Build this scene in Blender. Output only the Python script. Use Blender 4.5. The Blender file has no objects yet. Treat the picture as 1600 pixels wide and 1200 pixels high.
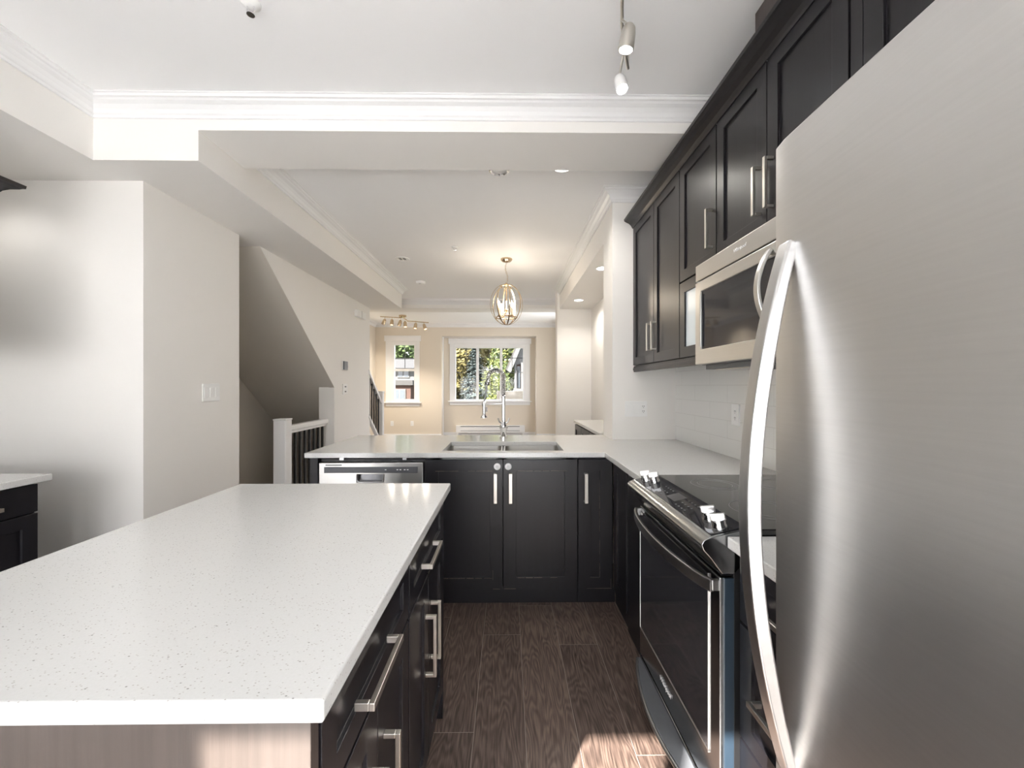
import bpy, bmesh, math, random
from mathutils import Vector, Matrix
random.seed(7)
R = math.radians
sc = bpy.context.scene
COL = sc.collection

# ------------------------------------------------------------------ camera, world, sun, exposure
cd = bpy.data.cameras.new('camera'); cam = bpy.data.objects.new('camera', cd); COL.objects.link(cam)
cd.sensor_width = 36.0; cd.lens = 36.0 * 634 / 1600
cd.shift_y = 3 / 1600; cd.clip_start = 0.02; cd.clip_end = 200
cam.location = (0, 0, 1.31); cam.rotation_euler = (R(90), 0, -0.0110)
sc.camera = cam
sc.view_settings.view_transform = 'Standard'; sc.view_settings.look = 'None'
sc.view_settings.gamma = 1.0; sc.view_settings.use_curve_mapping = False
sc.view_settings.exposure = 0.33
sc.cycles.max_bounces = 12; sc.cycles.diffuse_bounces = 7; sc.cycles.glossy_bounces = 6
sc.cycles.transparent_max_bounces = 16; sc.cycles.sample_clamp_indirect = 8.0

w = bpy.data.worlds.new('sky'); sc.world = w; w.use_nodes = True
nt = w.node_tree; nt.nodes.clear()
wo = nt.nodes.new('ShaderNodeOutputWorld'); bgn = nt.nodes.new('ShaderNodeBackground')
tcw = nt.nodes.new('ShaderNodeTexCoord'); sep = nt.nodes.new('ShaderNodeSeparateXYZ'); rmp = nt.nodes.new('ShaderNodeValToRGB')
nt.links.new(tcw.outputs['Generated'], sep.inputs[0]); nt.links.new(sep.outputs['Z'], rmp.inputs[0])
rmp.color_ramp.elements[0].position = 0.0; rmp.color_ramp.elements[0].color = (0.98, 0.97, 0.97, 1)
rmp.color_ramp.elements[1].position = 0.9; rmp.color_ramp.elements[1].color = (0.72, 0.82, 1.0, 1)
nt.links.new(rmp.outputs[0], bgn.inputs[0]); bgn.inputs[1].default_value = 6.5
nt.links.new(bgn.outputs[0], wo.inputs[0])

def light(name, kind, loc, energy, color=(1, 1, 1), **kw):
    d = bpy.data.lights.new(name, kind); o = bpy.data.objects.new(name, d); COL.objects.link(o)
    o.location = loc; d.energy = energy; d.color = color
    for k, v in kw.items():
        if k == 'aim': o.rotation_euler = (Vector(v) - Vector(loc)).to_track_quat('-Z', 'Y').to_euler()
        else: setattr(d, k, v)
    return o
sun = light('sun', 'SUN', (-4, -7, 6), 40.0, (1.0, 0.95, 0.88), angle=R(0.6))
sun.rotation_euler = Vector((0.39, 0.70, -0.613)).to_track_quat('-Z', 'Y').to_euler()
def portal(loc, aim, sx, sy):
    o = light('daylight_portal', 'AREA', loc, 1.0, aim=aim, shape='RECTANGLE', size=sx, size_y=sy)
    o.data.cycles.is_portal = True
portal((-0.9, -1.02, 1.2), (-0.9, 1, 1.2), 0.95, 2.3)
portal((-0.42, 9.85, 1.6), (-0.42, 5, 1.6), 1.7, 1.3)
portal((1.38, 7.85, 1.43), (-3, 7.85, 1.43), 1.15, 2.1)
portal((-2.38, 9.5, 1.63), (-2.38, 5, 1.63), 0.5, 1.3)

# ------------------------------------------------------------------ materials
MATS = {}
def mat(name, color=(.8, .8, .8), rough=.5, metal=0., emit=None, estr=0., spec=.5, coat=0., bump=None, var=None, aniso=0.):
    m = bpy.data.materials.new(name); m.use_nodes = True
    n = m.node_tree.nodes; l = m.node_tree.links; b = n['Principled BSDF']
    b.inputs['Base Color'].default_value = (*color, 1); b.inputs['Roughness'].default_value = rough
    b.inputs['Metallic'].default_value = metal; b.inputs['Specular IOR Level'].default_value = spec
    b.inputs['Coat Weight'].default_value = coat
    if emit: b.inputs['Emission Color'].default_value = (*emit, 1); b.inputs['Emission Strength'].default_value = estr
    tc = n.new('ShaderNodeTexCoord')
    def noise(scale, detail=4, stretch=(1, 1, 1)):
        mp = n.new('ShaderNodeMapping'); mp.inputs['Scale'].default_value = stretch
        l.new(tc.outputs['Object'], mp.inputs[0])
        t = n.new('ShaderNodeTexNoise'); t.inputs['Scale'].default_value = scale; t.inputs['Detail'].default_value = detail
        l.new(mp.outputs[0], t.inputs['Vector']); return t
    if var:      # (scale, amount, stretch): subtle colour variation of the finish itself
        t = noise(var[0], 5, var[2]); mx = n.new('ShaderNodeMix'); mx.data_type = 'RGBA'
        mx.inputs['A'].default_value = (*[c * (1 - var[1]) for c in color], 1)
        mx.inputs['B'].default_value = (*[min(1, c * (1 + var[1])) for c in color], 1)
        l.new(t.outputs['Fac'], mx.inputs['Factor']); l.new(mx.outputs['Result'], b.inputs['Base Color'])
    if bump:     # (scale, strength, stretch)
        t = noise(bump[0], 3, bump[2]); bp = n.new('ShaderNodeBump'); bp.inputs['Strength'].default_value = bump[1]
        bp.inputs['Distance'].default_value = .002
        l.new(t.outputs['Fac'], bp.inputs['Height']); l.new(bp.outputs[0], b.inputs['Normal'])
    MATS[name] = m; return m
U = (1, 1, 1)
mat('wall_paint', (.85, .83, .80), .6, bump=(180, .06, U), var=(3, .012, U))
mat('tan_paint', (.72, .65, .55), .6, bump=(180, .06, U), var=(3, .012, U))
mat('ceiling_paint', (.92, .92, .92), .7, bump=(120, .06, U), var=(2, .01, U))
mat('trim_white', (.84, .84, .84), .28, var=(4, .01, U))
mat('espresso', (.0105, .0098, .0125), .34, spec=.45, var=(40, .25, (1, 1, .08)), bump=(120, .05, (1, 1, .1)))
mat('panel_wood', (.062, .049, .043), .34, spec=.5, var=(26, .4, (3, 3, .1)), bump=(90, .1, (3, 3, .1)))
mat('stairwell_taupe', (.66, .62, .56), .6, bump=(180, .06, U), var=(3, .02, U))  # darker tone than the wall paint, on stairwell and stair underside
mat('mid_steel', (.42, .42, .42), .30, metal=1., bump=(300, .03, (1, .03, 1)))
mat('espresso_wood', (.030, .020, .017), .42, spec=.5, var=(30, .5, (3, 3, .1)), bump=(90, .1, (3, 3, .1)))
mat('cabinet_gap', (.004, .004, .004), .6)
mat('worn_edge', (.20, .155, .125), .7, var=(60, .3, U))
mat('brushed_nickel', (.66, .63, .58), .34, metal=1., bump=(300, .05, (1, 1, .1)))
mat('stainless', (.60, .59, .57), .33, metal=1., bump=(500, .03, (1, .02, 1)), var=(140, .04, (1, .02, 1)))
mat('stainless_brushed', (.66, .65, .64), .40, metal=1., bump=(420, .05, (.02, .02, 1)), var=(160, .05, (.03, .03, 1)))
mat('bright_steel', (.66, .66, .66), .30, metal=1., var=(150, .05, (1, 1, .1)))
mat('dark_steel', (.20, .20, .21), .28, metal=1., var=(120, .06, (1, .03, 1)))
mat('chrome', (.82, .82, .83), .07, metal=1., var=(20, .01, U))
mat('brass_nickel', (.62, .49, .34), .22, metal=1., var=(20, .02, U))
mat('range_steel', (.32, .33, .34), .18, metal=1., bump=(500, .02, (1, .02, 1)), var=(140, .04, (1, .02, 1)))
mat('black_plastic', (.012, .012, .013), .4, var=(60, .1, U))
mat('grey_plastic', (.10, .105, .115), .4, var=(60, .1, U))
mat('black_glass', (.028, .028, .032), .05, spec=.6, var=(10, .1, U))
mat('cooktop_glass', (.020, .019, .018), .10, spec=.8, var=(10, .1, U))
mat('white_plastic', (.86, .86, .85), .35, var=(30, .01, U))
mat('switch_grey', (.60, .60, .60), .4, var=(30, .01, U))
mat('print_white', (.85, .85, .85), .4, var=(30, .01, U))
mat('print_grey', (.32, .32, .32), .4, var=(30, .02, U))
mat('frosted_glass', (.70, .78, .82), .25, spec=.5, var=(3, .03, U))
mat('iron_black', (.015, .014, .014), .4, var=(60, .1, U))
mat('lamp_white', (1, 1, 1), .4, emit=(1, .97, .93), estr=14, var=(10, .01, U))
mat('lamp_led', (1, 1, 1), .4, emit=(.95, .97, 1.0), estr=14, var=(10, .01, U))
mat('bulb_warm', (1, .9, .75), .3, emit=(1, .80, .52), estr=3.5, var=(10, .01, U))
mat('candle_sleeve', (.80, .72, .58), .5, var=(30, .03, U))
mat('concrete', (.50, .49, .47), .85, bump=(60, .3, U), var=(8, .2, U))
mat('lawn', (.030, .045, .010), .9, bump=(60, .6, U), var=(12, .4, U))
mat('bark', (.09, .075, .055), .9, bump=(40, .6, (1, 1, .2)), var=(20, .4, (1, 1, .3)))
mat('birch_bark', (0.08, 0.075, 0.06), .8, var=(14, .35, (1, 1, 3)), bump=(30, .3, U))
mat('leaf_lime', (0.0714, 0.0836, 0.0143), .7, var=(9, .45, U))
mat('leaf_green', (0.0324, 0.054, 0.0108), .7, var=(9, .45, U))
mat('leaf_gold', (0.0867, 0.0702, 0.0181), .7, var=(9, .45, U))
mat('needle_blue', (0.03, 0.042, 0.0396), .7, var=(9, .4, U))
mat('house_white', (0.0576, 0.0576, 0.0558), .7, var=(10, .05, U))
mat('house_brick', (0.0429, 0.0205, 0.0139), .85, var=(30, .3, (1, 1, 3)), bump=(50, .3, U))
mat('roof_grey', (0.0297, 0.028, 0.0262), .9, var=(30, .25, (1, 1, 4)), bump=(50, .4, U))
mat('house_glass', (0.04, 0.048, 0.056), .1, spec=.6, var=(4, .2, U))
mat('stone_wall', (0.034, 0.03, 0.0248), .9, var=(14, .4, U), bump=(20, .8, U))
mat('blue_trim', (.03, .05, .075), .3, metal=.4, var=(20, .05, U))

def quartz():
    m = bpy.data.materials.new('quartz'); m.use_nodes = True; n = m.node_tree.nodes; l = m.node_tree.links; b = n['Principled BSDF']
    b.inputs['Roughness'].default_value = .13; b.inputs['Specular IOR Level'].default_value = .5
    tc = n.new('ShaderNodeTexCoord')
    def flecks(scale, lo, hi, dens):
        mp = n.new('ShaderNodeMapping'); mp.inputs['Scale'].default_value = (1, 1.7, 1); mp.inputs['Rotation'].default_value = (0, 0, .6)
        l.new(tc.outputs['Object'], mp.inputs[0])
        v = n.new('ShaderNodeTexVoronoi'); v.inputs['Scale'].default_value = scale; l.new(mp.outputs[0], v.inputs['Vector'])
        r = n.new('ShaderNodeMapRange'); r.inputs['From Min'].default_value = lo; r.inputs['From Max'].default_value = hi
        r.inputs['To Min'].default_value = 1; r.inputs['To Max'].default_value = 0; l.new(v.outputs['Distance'], r.inputs['Value'])
        s = n.new('ShaderNodeSeparateColor'); l.new(v.outputs['Color'], s.inputs[0])
        g = n.new('ShaderNodeMath'); g.operation = 'LESS_THAN'; g.inputs[1].default_value = dens; l.new(s.outputs[0], g.inputs[0])
        x = n.new('ShaderNodeMath'); x.operation = 'MULTIPLY'; l.new(r.outputs[0], x.inputs[0]); l.new(g.outputs[0], x.inputs[1]); return x
    a = flecks(170, .12, .30, .34); c = flecks(80, .08, .17, .20)
    no = n.new('ShaderNodeTexNoise'); no.inputs['Scale'].default_value = 260; l.new(tc.outputs['Object'], no.inputs['Vector'])
    m0 = n.new('ShaderNodeMix'); m0.data_type = 'RGBA'; m0.inputs['A'].default_value = (.64, .64, .63, 1); m0.inputs['B'].default_value = (.585, .585, .57, 1)
    l.new(no.outputs['Fac'], m0.inputs['Factor'])
    m1 = n.new('ShaderNodeMix'); m1.data_type = 'RGBA'; m1.inputs['B'].default_value = (.36, .34, .31, 1)
    l.new(a.outputs[0], m1.inputs['Factor']); l.new(m0.outputs['Result'], m1.inputs['A'])
    m2 = n.new('ShaderNodeMix'); m2.data_type = 'RGBA'; m2.inputs['B'].default_value = (.20, .19, .175, 1)
    l.new(c.outputs[0], m2.inputs['Factor']); l.new(m1.outputs['Result'], m2.inputs['A'])
    l.new(m2.outputs['Result'], b.inputs['Base Color']); MATS['quartz'] = m
quartz()

def floorwood():
    m = bpy.data.materials.new('floor_planks'); m.use_nodes = True; n = m.node_tree.nodes; l = m.node_tree.links; b = n['Principled BSDF']
    b.inputs['Roughness'].default_value = .42; b.inputs['Specular IOR Level'].default_value = .35
    tc = n.new('ShaderNodeTexCoord'); at = n.new('ShaderNodeAttribute'); at.attribute_name = 'plank'
    off = n.new('ShaderNodeCombineXYZ'); mu = n.new('ShaderNodeMath'); mu.operation = 'MULTIPLY'; mu.inputs[1].default_value = 37.0
    l.new(at.outputs['Fac'], mu.inputs[0]); l.new(mu.outputs[0], off.inputs[0]); l.new(mu.outputs[0], off.inputs[1])
    ad = n.new('ShaderNodeVectorMath'); ad.operation = 'ADD'; l.new(tc.outputs['Object'], ad.inputs[0]); l.new(off.outputs[0], ad.inputs[1])
    mp = n.new('ShaderNodeMapping'); mp.inputs['Scale'].default_value = (5.5, 1.0, 1); l.new(ad.outputs[0], mp.inputs[0])
    n1 = n.new('ShaderNodeTexNoise'); n1.inputs['Scale'].default_value = 1.7; n1.inputs['Detail'].default_value = 2; l.new(mp.outputs[0], n1.inputs['Vector'])
    k = n.new('ShaderNodeMath'); k.operation = 'MULTIPLY'; k.inputs[1].default_value = 40.0; l.new(n1.outputs['Fac'], k.inputs[0])
    s = n.new('ShaderNodeMath'); s.operation = 'SINE'; k2 = n.new('ShaderNodeMath'); k2.operation = 'MULTIPLY'; k2.inputs[1].default_value = 3.0
    l.new(k.outputs[0], k2.inputs[0]); l.new(k2.outputs[0], s.inputs[0])
    mp2 = n.new('ShaderNodeMapping'); mp2.inputs['Scale'].default_value = (160, 9, 1); l.new(ad.outputs[0], mp2.inputs[0])
    n2 = n.new('ShaderNodeTexNoise'); n2.inputs['Scale'].default_value = 1.0; n2.inputs['Detail'].default_value = 4; l.new(mp2.outputs[0], n2.inputs['Vector'])
    a1 = n.new('ShaderNodeMath'); a1.operation = 'MULTIPLY_ADD'; a1.inputs[1].default_value = .11; a1.inputs[2].default_value = .0
    l.new(s.outputs[0], a1.inputs[0])
    a2 = n.new('ShaderNodeMath'); a2.operation = 'MULTIPLY_ADD'; a2.inputs[1].default_value = .9; l.new(n2.outputs['Fac'], a2.inputs[0]); l.new(a1.outputs[0], a2.inputs[2])
    a3 = n.new('ShaderNodeMath'); a3.operation = 'MULTIPLY_ADD'; a3.inputs[1].default_value = .18; l.new(at.outputs['Fac'], a3.inputs[0]); l.new(a2.outputs[0], a3.inputs[2])
    r = n.new('ShaderNodeValToRGB'); r.color_ramp.elements[0].position = .22; r.color_ramp.elements[0].color = (0.0307, 0.0212, 0.0171, 1)
    r.color_ramp.elements[1].position = .85; r.color_ramp.elements[1].color = (0.1770, 0.1274, 0.1015, 1)
    e = r.color_ramp.elements.new(.5); e.color = (0.0850, 0.0590, 0.0484, 1)
    l.new(a3.outputs[0], r.inputs[0]); l.new(r.outputs[0], b.inputs['Base Color'])
    bp = n.new('ShaderNodeBump'); bp.inputs['Strength'].default_value = .25; bp.inputs['Distance'].default_value = .001
    l.new(a2.outputs[0], bp.inputs['Height']); l.new(bp.outputs[0], b.inputs['Normal']); MATS['floor_planks'] = m
floorwood()
mat('plank_joint', (.30, .26, .23), .6, var=(30, .1, U))

def splash_tile():
    m = bpy.data.materials.new('splash_tile'); m.use_nodes = True; n = m.node_tree.nodes; l = m.node_tree.links; b = n['Principled BSDF']
    b.inputs['Roughness'].default_value = .22
    tc = n.new('ShaderNodeTexCoord'); sp = n.new('ShaderNodeSeparateXYZ'); cb = n.new('ShaderNodeCombineXYZ')
    l.new(tc.outputs['Object'], sp.inputs[0]); l.new(sp.outputs['Y'], cb.inputs[0]); l.new(sp.outputs['Z'], cb.inputs[1])
    br = n.new('ShaderNodeTexBrick'); br.inputs['Scale'].default_value = 1.0; br.inputs['Brick Width'].default_value = .40; br.inputs['Row Height'].default_value = .10
    br.inputs['Mortar Size'].default_value = .0012; br.inputs['Color1'].default_value = (.80, .80, .78, 1); br.inputs['Color2'].default_value = (.81, .80, .785, 1)
    br.inputs['Mortar'].default_value = (.66, .65, .63, 1); l.new(cb.outputs[0], br.inputs['Vector']); l.new(br.outputs['Color'], b.inputs['Base Color'])
    MATS['splash_tile'] = m
splash_tile()

def glass():
    m = bpy.data.materials.new('window_glass'); m.use_nodes = True; n = m.node_tree.nodes; l = m.node_tree.links; n.clear()
    o = n.new('ShaderNodeOutputMaterial'); t = n.new('ShaderNodeBsdfTransparent'); g = n.new('ShaderNodeBsdfGlossy'); mx = n.new('ShaderNodeMixShader')
    t.inputs[0].default_value = (.95, .95, .95, 1); g.inputs['Roughness'].default_value = .01; mx.inputs[0].default_value = .02
    l.new(t.outputs[0], mx.inputs[1]); l.new(g.outputs[0], mx.inputs[2]); l.new(mx.outputs[0], o.inputs[0]); MATS['window_glass'] = m
glass()

def sheer():
    m = bpy.data.materials.new('fill_blind_fabric'); m.use_nodes = True; n = m.node_tree.nodes; l = m.node_tree.links; n.clear()
    o = n.new('ShaderNodeOutputMaterial'); t = n.new('ShaderNodeBsdfTranslucent'); d = n.new('ShaderNodeBsdfDiffuse'); mx = n.new('ShaderNodeMixShader')
    tc = n.new('ShaderNodeTexCoord'); no = n.new('ShaderNodeTexNoise'); no.inputs['Scale'].default_value = 90; l.new(tc.outputs['Object'], no.inputs['Vector'])
    r = n.new('ShaderNodeMapRange'); r.inputs['To Min'].default_value = .62; r.inputs['To Max'].default_value = .78; l.new(no.outputs['Fac'], r.inputs['Value']); l.new(r.outputs[0], mx.inputs[0])
    t.inputs[0].default_value = (.74, .76, .79, 1); d.inputs[0].default_value = (.9, .9, .88, 1)
    l.new(d.outputs[0], mx.inputs[1]); l.new(t.outputs[0], mx.inputs[2]); l.new(mx.outputs[0], o.inputs[0]); MATS['fill_blind_fabric'] = m
sheer()

# ------------------------------------------------------------------ mesh helpers
WLOC = {}
class MB:
    def __init__(s): s.v = []; s.f = []; s.m = []; s.cur = 0
    def add(s, vs, fs):
        o = len(s.v); s.v += [tuple(v) for v in vs]
        for f in fs: s.f.append(tuple(i + o for i in f)); s.m.append(s.cur)
        return s
    def box(s, x0, x1, y0, y1, z0, z1):
        x0, x1 = min(x0, x1), max(x0, x1); y0, y1 = min(y0, y1), max(y0, y1); z0, z1 = min(z0, z1), max(z0, z1)
        vs = [(x, y, z) for z in (z0, z1) for y in (y0, y1) for x in (x0, x1)]
        return s.add(vs, [(0, 2, 3, 1), (4, 5, 7, 6), (0, 1, 5, 4), (2, 6, 7, 3), (0, 4, 6, 2), (1, 3, 7, 5)])
    def prism(s, poly, axis, lo, hi):
        n = len(poly)
        def P(p, t):
            return (t, p[0], p[1]) if axis == 'x' else ((p[0], t, p[1]) if axis == 'y' else (p[0], p[1], t))
        vs = [P(p, lo) for p in poly] + [P(p, hi) for p in poly]
        fs = [tuple(range(n))[::-1], tuple(range(n, 2 * n))] + [(i, (i + 1) % n, n + (i + 1) % n, n + i) for i in range(n)]
        return s.add(vs, fs)
    def lathe(s, prof, c=(0, 0, 0), axis=(0, 0, 1), seg=24):
        q = Vector(axis).normalized().to_track_quat('Z', 'Y'); c = Vector(c); vs = []; fs = []
        for r, h in prof:
            for i in range(seg):
                a = 2 * math.pi * i / seg; vs.append(c + q @ Vector((r * math.cos(a), r * math.sin(a), h)))
        for j in range(len(prof) - 1):
            for i in range(seg):
                a, b = j * seg + i, j * seg + (i + 1) % seg; fs.append((a, b, b + seg, a + seg))
        fs.append(tuple(range(seg))[::-1]); fs.append(tuple(range((len(prof) - 1) * seg, len(prof) * seg)))
        return s.add(vs, fs)
    def tube(s, pts, r, seg=10, closed=False, up=None):
        pts = [Vector(p) for p in pts]; n = len(pts); vs = []; fs = []
        rr = r if isinstance(r, (list, tuple)) else [r] * n
        N = None
        for i, p in enumerate(pts):
            a = pts[(i - 1) % n] if (closed or i > 0) else p; b = pts[(i + 1) % n] if (closed or i < n - 1) else p
            t = (b - a).normalized()
            if N is None:
                N = Vector(up) if up else (Vector((0, 0, 1)) if abs(t.z) < .9 else Vector((1, 0, 0)))
            N = (N - t * N.dot(t)).normalized(); B = t.cross(N)
            for k in range(seg):
                an = 2 * math.pi * k / seg; vs.append(p + (N * math.cos(an) + B * math.sin(an)) * rr[i])
        m = n if closed else n - 1
        for i in range(m):
            for k in range(seg):
                a = i * seg + k; b = i * seg + (k + 1) % seg; c = ((i + 1) % n) * seg + (k + 1) % seg; d = ((i + 1) % n) * seg + k
                fs.append((a, b, c, d))
        if not closed: fs.append(tuple(range(seg))[::-1]); fs.append(tuple(range((n - 1) * seg, n * seg)))
        return s.add(vs, fs)
    def ribbon(s, pts, side, wd, th, closed=False):
        # rectangular bar along pts; side(i) gives the width direction
        pts = [Vector(p) for p in pts]; n = len(pts); vs = []; fs = []
        ww = wd if isinstance(wd, (list, tuple)) else [wd] * n
        tt = th if isinstance(th, (list, tuple)) else [th] * n
        for i, p in enumerate(pts):
            a = pts[(i - 1) % n] if (closed or i > 0) else p; b = pts[(i + 1) % n] if (closed or i < n - 1) else p
            t = (b - a).normalized(); S = Vector(side(i) if callable(side) else side); S = (S - t * S.dot(t)).normalized(); N = t.cross(S)
            for (u, v) in ((-1, -1), (1, -1), (1, 1), (-1, 1)): vs.append(p + S * u * ww[i] / 2 + N * v * tt[i] / 2)
        m = n if closed else n - 1
        for i in range(m):
            for k in range(4):
                j = (i + 1) % n; fs.append((i * 4 + k, i * 4 + (k + 1) % 4, j * 4 + (k + 1) % 4, j * 4 + k))
        if not closed: fs.append((3, 2, 1, 0)); fs.append(tuple(range((n - 1) * 4, n * 4)))
        return s.add(vs, fs)
    def build(s, name, mats, parent=None, bevel=.0015, smooth=False, label=None, cat=None, group=None, kind=None, seg=2, origin=None):
        if isinstance(mats, str): mats = [mats]
        bm = bmesh.new(); V = [bm.verts.new(v) for v in s.v]
        for f, mi in zip(s.f, s.m):
            try:
                fc = bm.faces.new([V[i] for i in f]); fc.material_index = mi
            except ValueError: pass
        bmesh.ops.recalc_face_normals(bm, faces=bm.faces[:])
        if parent is not None: off = Vector(WLOC[parent.name])
        elif origin is not None: off = Vector(origin)
        else:
            xs = [v[0] for v in s.v]; ys = [v[1] for v in s.v]; zs = [v[2] for v in s.v]
            off = Vector(((min(xs) + max(xs)) / 2, (min(ys) + max(ys)) / 2, min(zs)))
        for v in bm.verts: v.co -= off
        me = bpy.data.meshes.new(name); bm.to_mesh(me); bm.free()
        for mn in mats: me.materials.append(MATS[mn])
        if smooth:
            for p in me.polygons: p.use_smooth = True
            me.set_sharp_from_angle(angle=R(38))
        o = bpy.data.objects.new(name, me); COL.objects.link(o)
        if parent is not None: o.parent = parent
        else: o.location = off
        WLOC[o.name] = off
        if bevel:
            b = o.modifiers.new('edge', 'BEVEL'); b.width = bevel; b.segments = seg; b.limit_method = 'ANGLE'; b.angle_limit = R(40)
        tag(o, label, cat, group, kind); return o
def tag(o, label=None, cat=None, group=None, kind=None):
    for k, v in (('label', label), ('category', cat), ('group', group), ('kind', kind)):
        if v: o[k] = v
    return o
def thing(name, loc, label, cat, group=None):
    o = bpy.data.objects.new(name, None); COL.objects.link(o); o.location = loc; o.empty_display_size = .05
    WLOC[o.name] = Vector(loc); return tag(o, label, cat, group)
def B(*a): return MB().box(*a)
def structure(name, mb, mats, bevel=0, **k): return mb.build(name, mats, bevel=bevel, kind='structure', **k)

def cells(xs, ys, z0, z1, keep, axes='xy'):
    # one closed slab over the grid cells that keep(x, y) says; shared vertices, walls only on the outline
    mb = MB(); idx = {}
    def vid(i, j, k):
        key = (i, j, k)
        if key not in idx:
            a, b, c = xs[i], ys[j], (z0, z1)[k]
            idx[key] = len(mb.v); mb.v.append((a, b, c) if axes == 'xy' else ((a, c, b) if axes == 'xz' else (c, a, b)))
        return idx[key]
    n, m = len(xs) - 1, len(ys) - 1
    K = {(i, j): keep((xs[i] + xs[i + 1]) / 2, (ys[j] + ys[j + 1]) / 2) for i in range(n) for j in range(m)}
    for (i, j), on in K.items():
        if not on: continue
        for k in (0, 1): mb.f.append((vid(i, j, k), vid(i + 1, j, k), vid(i + 1, j + 1, k), vid(i, j + 1, k))); mb.m.append(0)
        for di, dj, a, b in ((-1, 0, (i, j), (i, j + 1)), (1, 0, (i + 1, j), (i + 1, j + 1)), (0, -1, (i, j), (i + 1, j)), (0, 1, (i, j + 1), (i + 1, j + 1))):
            if not K.get((i + di, j + dj), False):
                mb.f.append((vid(*a, 0), vid(*b, 0), vid(*b, 1), vid(*a, 1))); mb.m.append(0)
    return mb

# local face frames: (u, z, n outward) -> world
def face(kind, p):
    if kind == '-y': return lambda u, z, n: (u, p - n, z)
    if kind == '+y': return lambda u, z, n: (u, p + n, z)
    if kind == '-x': return lambda u, z, n: (p - n, u, z)
    return lambda u, z, n: (p + n, u, z)
def fbox(mb, F, u0, u1, z0, z1, n0, n1):
    a, b = F(u0, z0, n0), F(u1, z1, n1)
    return mb.box(a[0], b[0], a[1], b[1], a[2], b[2])
def shaker(F, u0, u1, z0, z1, stile=.058, th=.020, rec=.009, rail=None):
    rail = rail or stile
    mb = MB(); u0, u1 = min(u0, u1), max(u0, u1)
    o = [(u0, z0), (u1, z0), (u1, z1), (u0, z1)]; i = [(u0 + stile, z0 + rail), (u1 - stile, z0 + rail), (u1 - stile, z1 - rail), (u0 + stile, z1 - rail)]
    vs = [F(*p, 0) for p in o] + [F(*p, th) for p in o] + [F(*p, th) for p in i] + [F(*p, th - rec) for p in i]
    fs = [(0, 1, 2, 3)]
    for k in range(4):
        j = (k + 1) % 4
        fs += [(k, j, 4 + j, 4 + k), (4 + k, 4 + j, 8 + j, 8 + k), (8 + k, 8 + j, 12 + j, 12 + k)]
    fs.append((12, 13, 14, 15)); return mb.add(vs, fs)
def handle_mb(F, u, z, length, vertical=True, stand=.034, wd=.013, th=.010, n0=.0):
    mb = MB(); h = length / 2
    if vertical:
        fbox(mb, F, u - wd / 2, u + wd / 2, z - h, z + h, n0 + stand - th, n0 + stand)
        for s in (-1, 1): fbox(mb, F, u - wd / 2, u + wd / 2, z + s * h - (th if s > 0 else 0), z + s * h + (th if s < 0 else 0), n0, n0 + stand - th)
    else:
        fbox(mb, F, u - h, u + h, z - wd / 2, z + wd / 2, n0 + stand - th, n0 + stand)
        for s in (-1, 1): fbox(mb, F, u + s * h - (th if s > 0 else 0), u + s * h + (th if s < 0 else 0), z - wd / 2, z + wd / 2, n0, n0 + stand - th)
    return mb
def sweep_profile(path, prof, side):
    # prof: (out, z) points, out measured from the wall line towards the room; side +1 = room on the right of travel
    pts = [Vector((p[0], p[1])) for p in path]; n = len(pts); mb = MB(); k = len(prof)
    dirs = [(pts[i + 1] - pts[i]).normalized() for i in range(n - 1)]
    nr = [Vector((d.y, -d.x)) * side for d in dirs]
    for i, p in enumerate(pts):
        if i == 0: m = nr[0]
        elif i == n - 1: m = nr[-1]
        else:
            m = nr[i - 1] + nr[i]; m = m / m.dot(nr[i])
        for o, z in prof: mb.v.append((p.x + m.x * o, p.y + m.y * o, z))
    for i in range(n - 1):
        for j in range(k):
            mb.f.append((i * k + j, i * k + (j + 1) % k, (i + 1) * k + (j + 1) % k, (i + 1) * k + j)); mb.m.append(0)
    mb.f.append(tuple(range(k))); mb.m.append(0); mb.f.append(tuple(range((n - 1) * k, n * k))); mb.m.append(0)
    return mb
def text_part(name, s, size, loc, mtx, material, parent, extrude=.0006, shear=0.0):
    c = bpy.data.curves.new(name, 'FONT'); c.body = s; c.size = size; c.extrude = extrude; c.align_x = 'CENTER'; c.align_y = 'CENTER'; c.shear = shear
    c.materials.append(MATS[material]); tmp = bpy.data.objects.new('lettering', c); me = bpy.data.meshes.new_from_object(tmp); bpy.data.objects.remove(tmp)
    o = bpy.data.objects.new(name, me); COL.objects.link(o); o.parent = parent
    M = mtx.to_4x4(); M.translation = Vector(loc) - WLOC[parent.name]; o.matrix_local = M; WLOC[o.name] = Vector(loc); return o
def basis(x, y, z): return Matrix((x, y, z)).transposed()
BAS_MX = basis((0, -1, 0), (0, 0, 1), (-1, 0, 0))      # text on a face that looks to -X, read from the room
BAS_MY = basis((1, 0, 0), (0, 0, 1), (0, -1, 0))       # text on a face that looks to -Y

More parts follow.
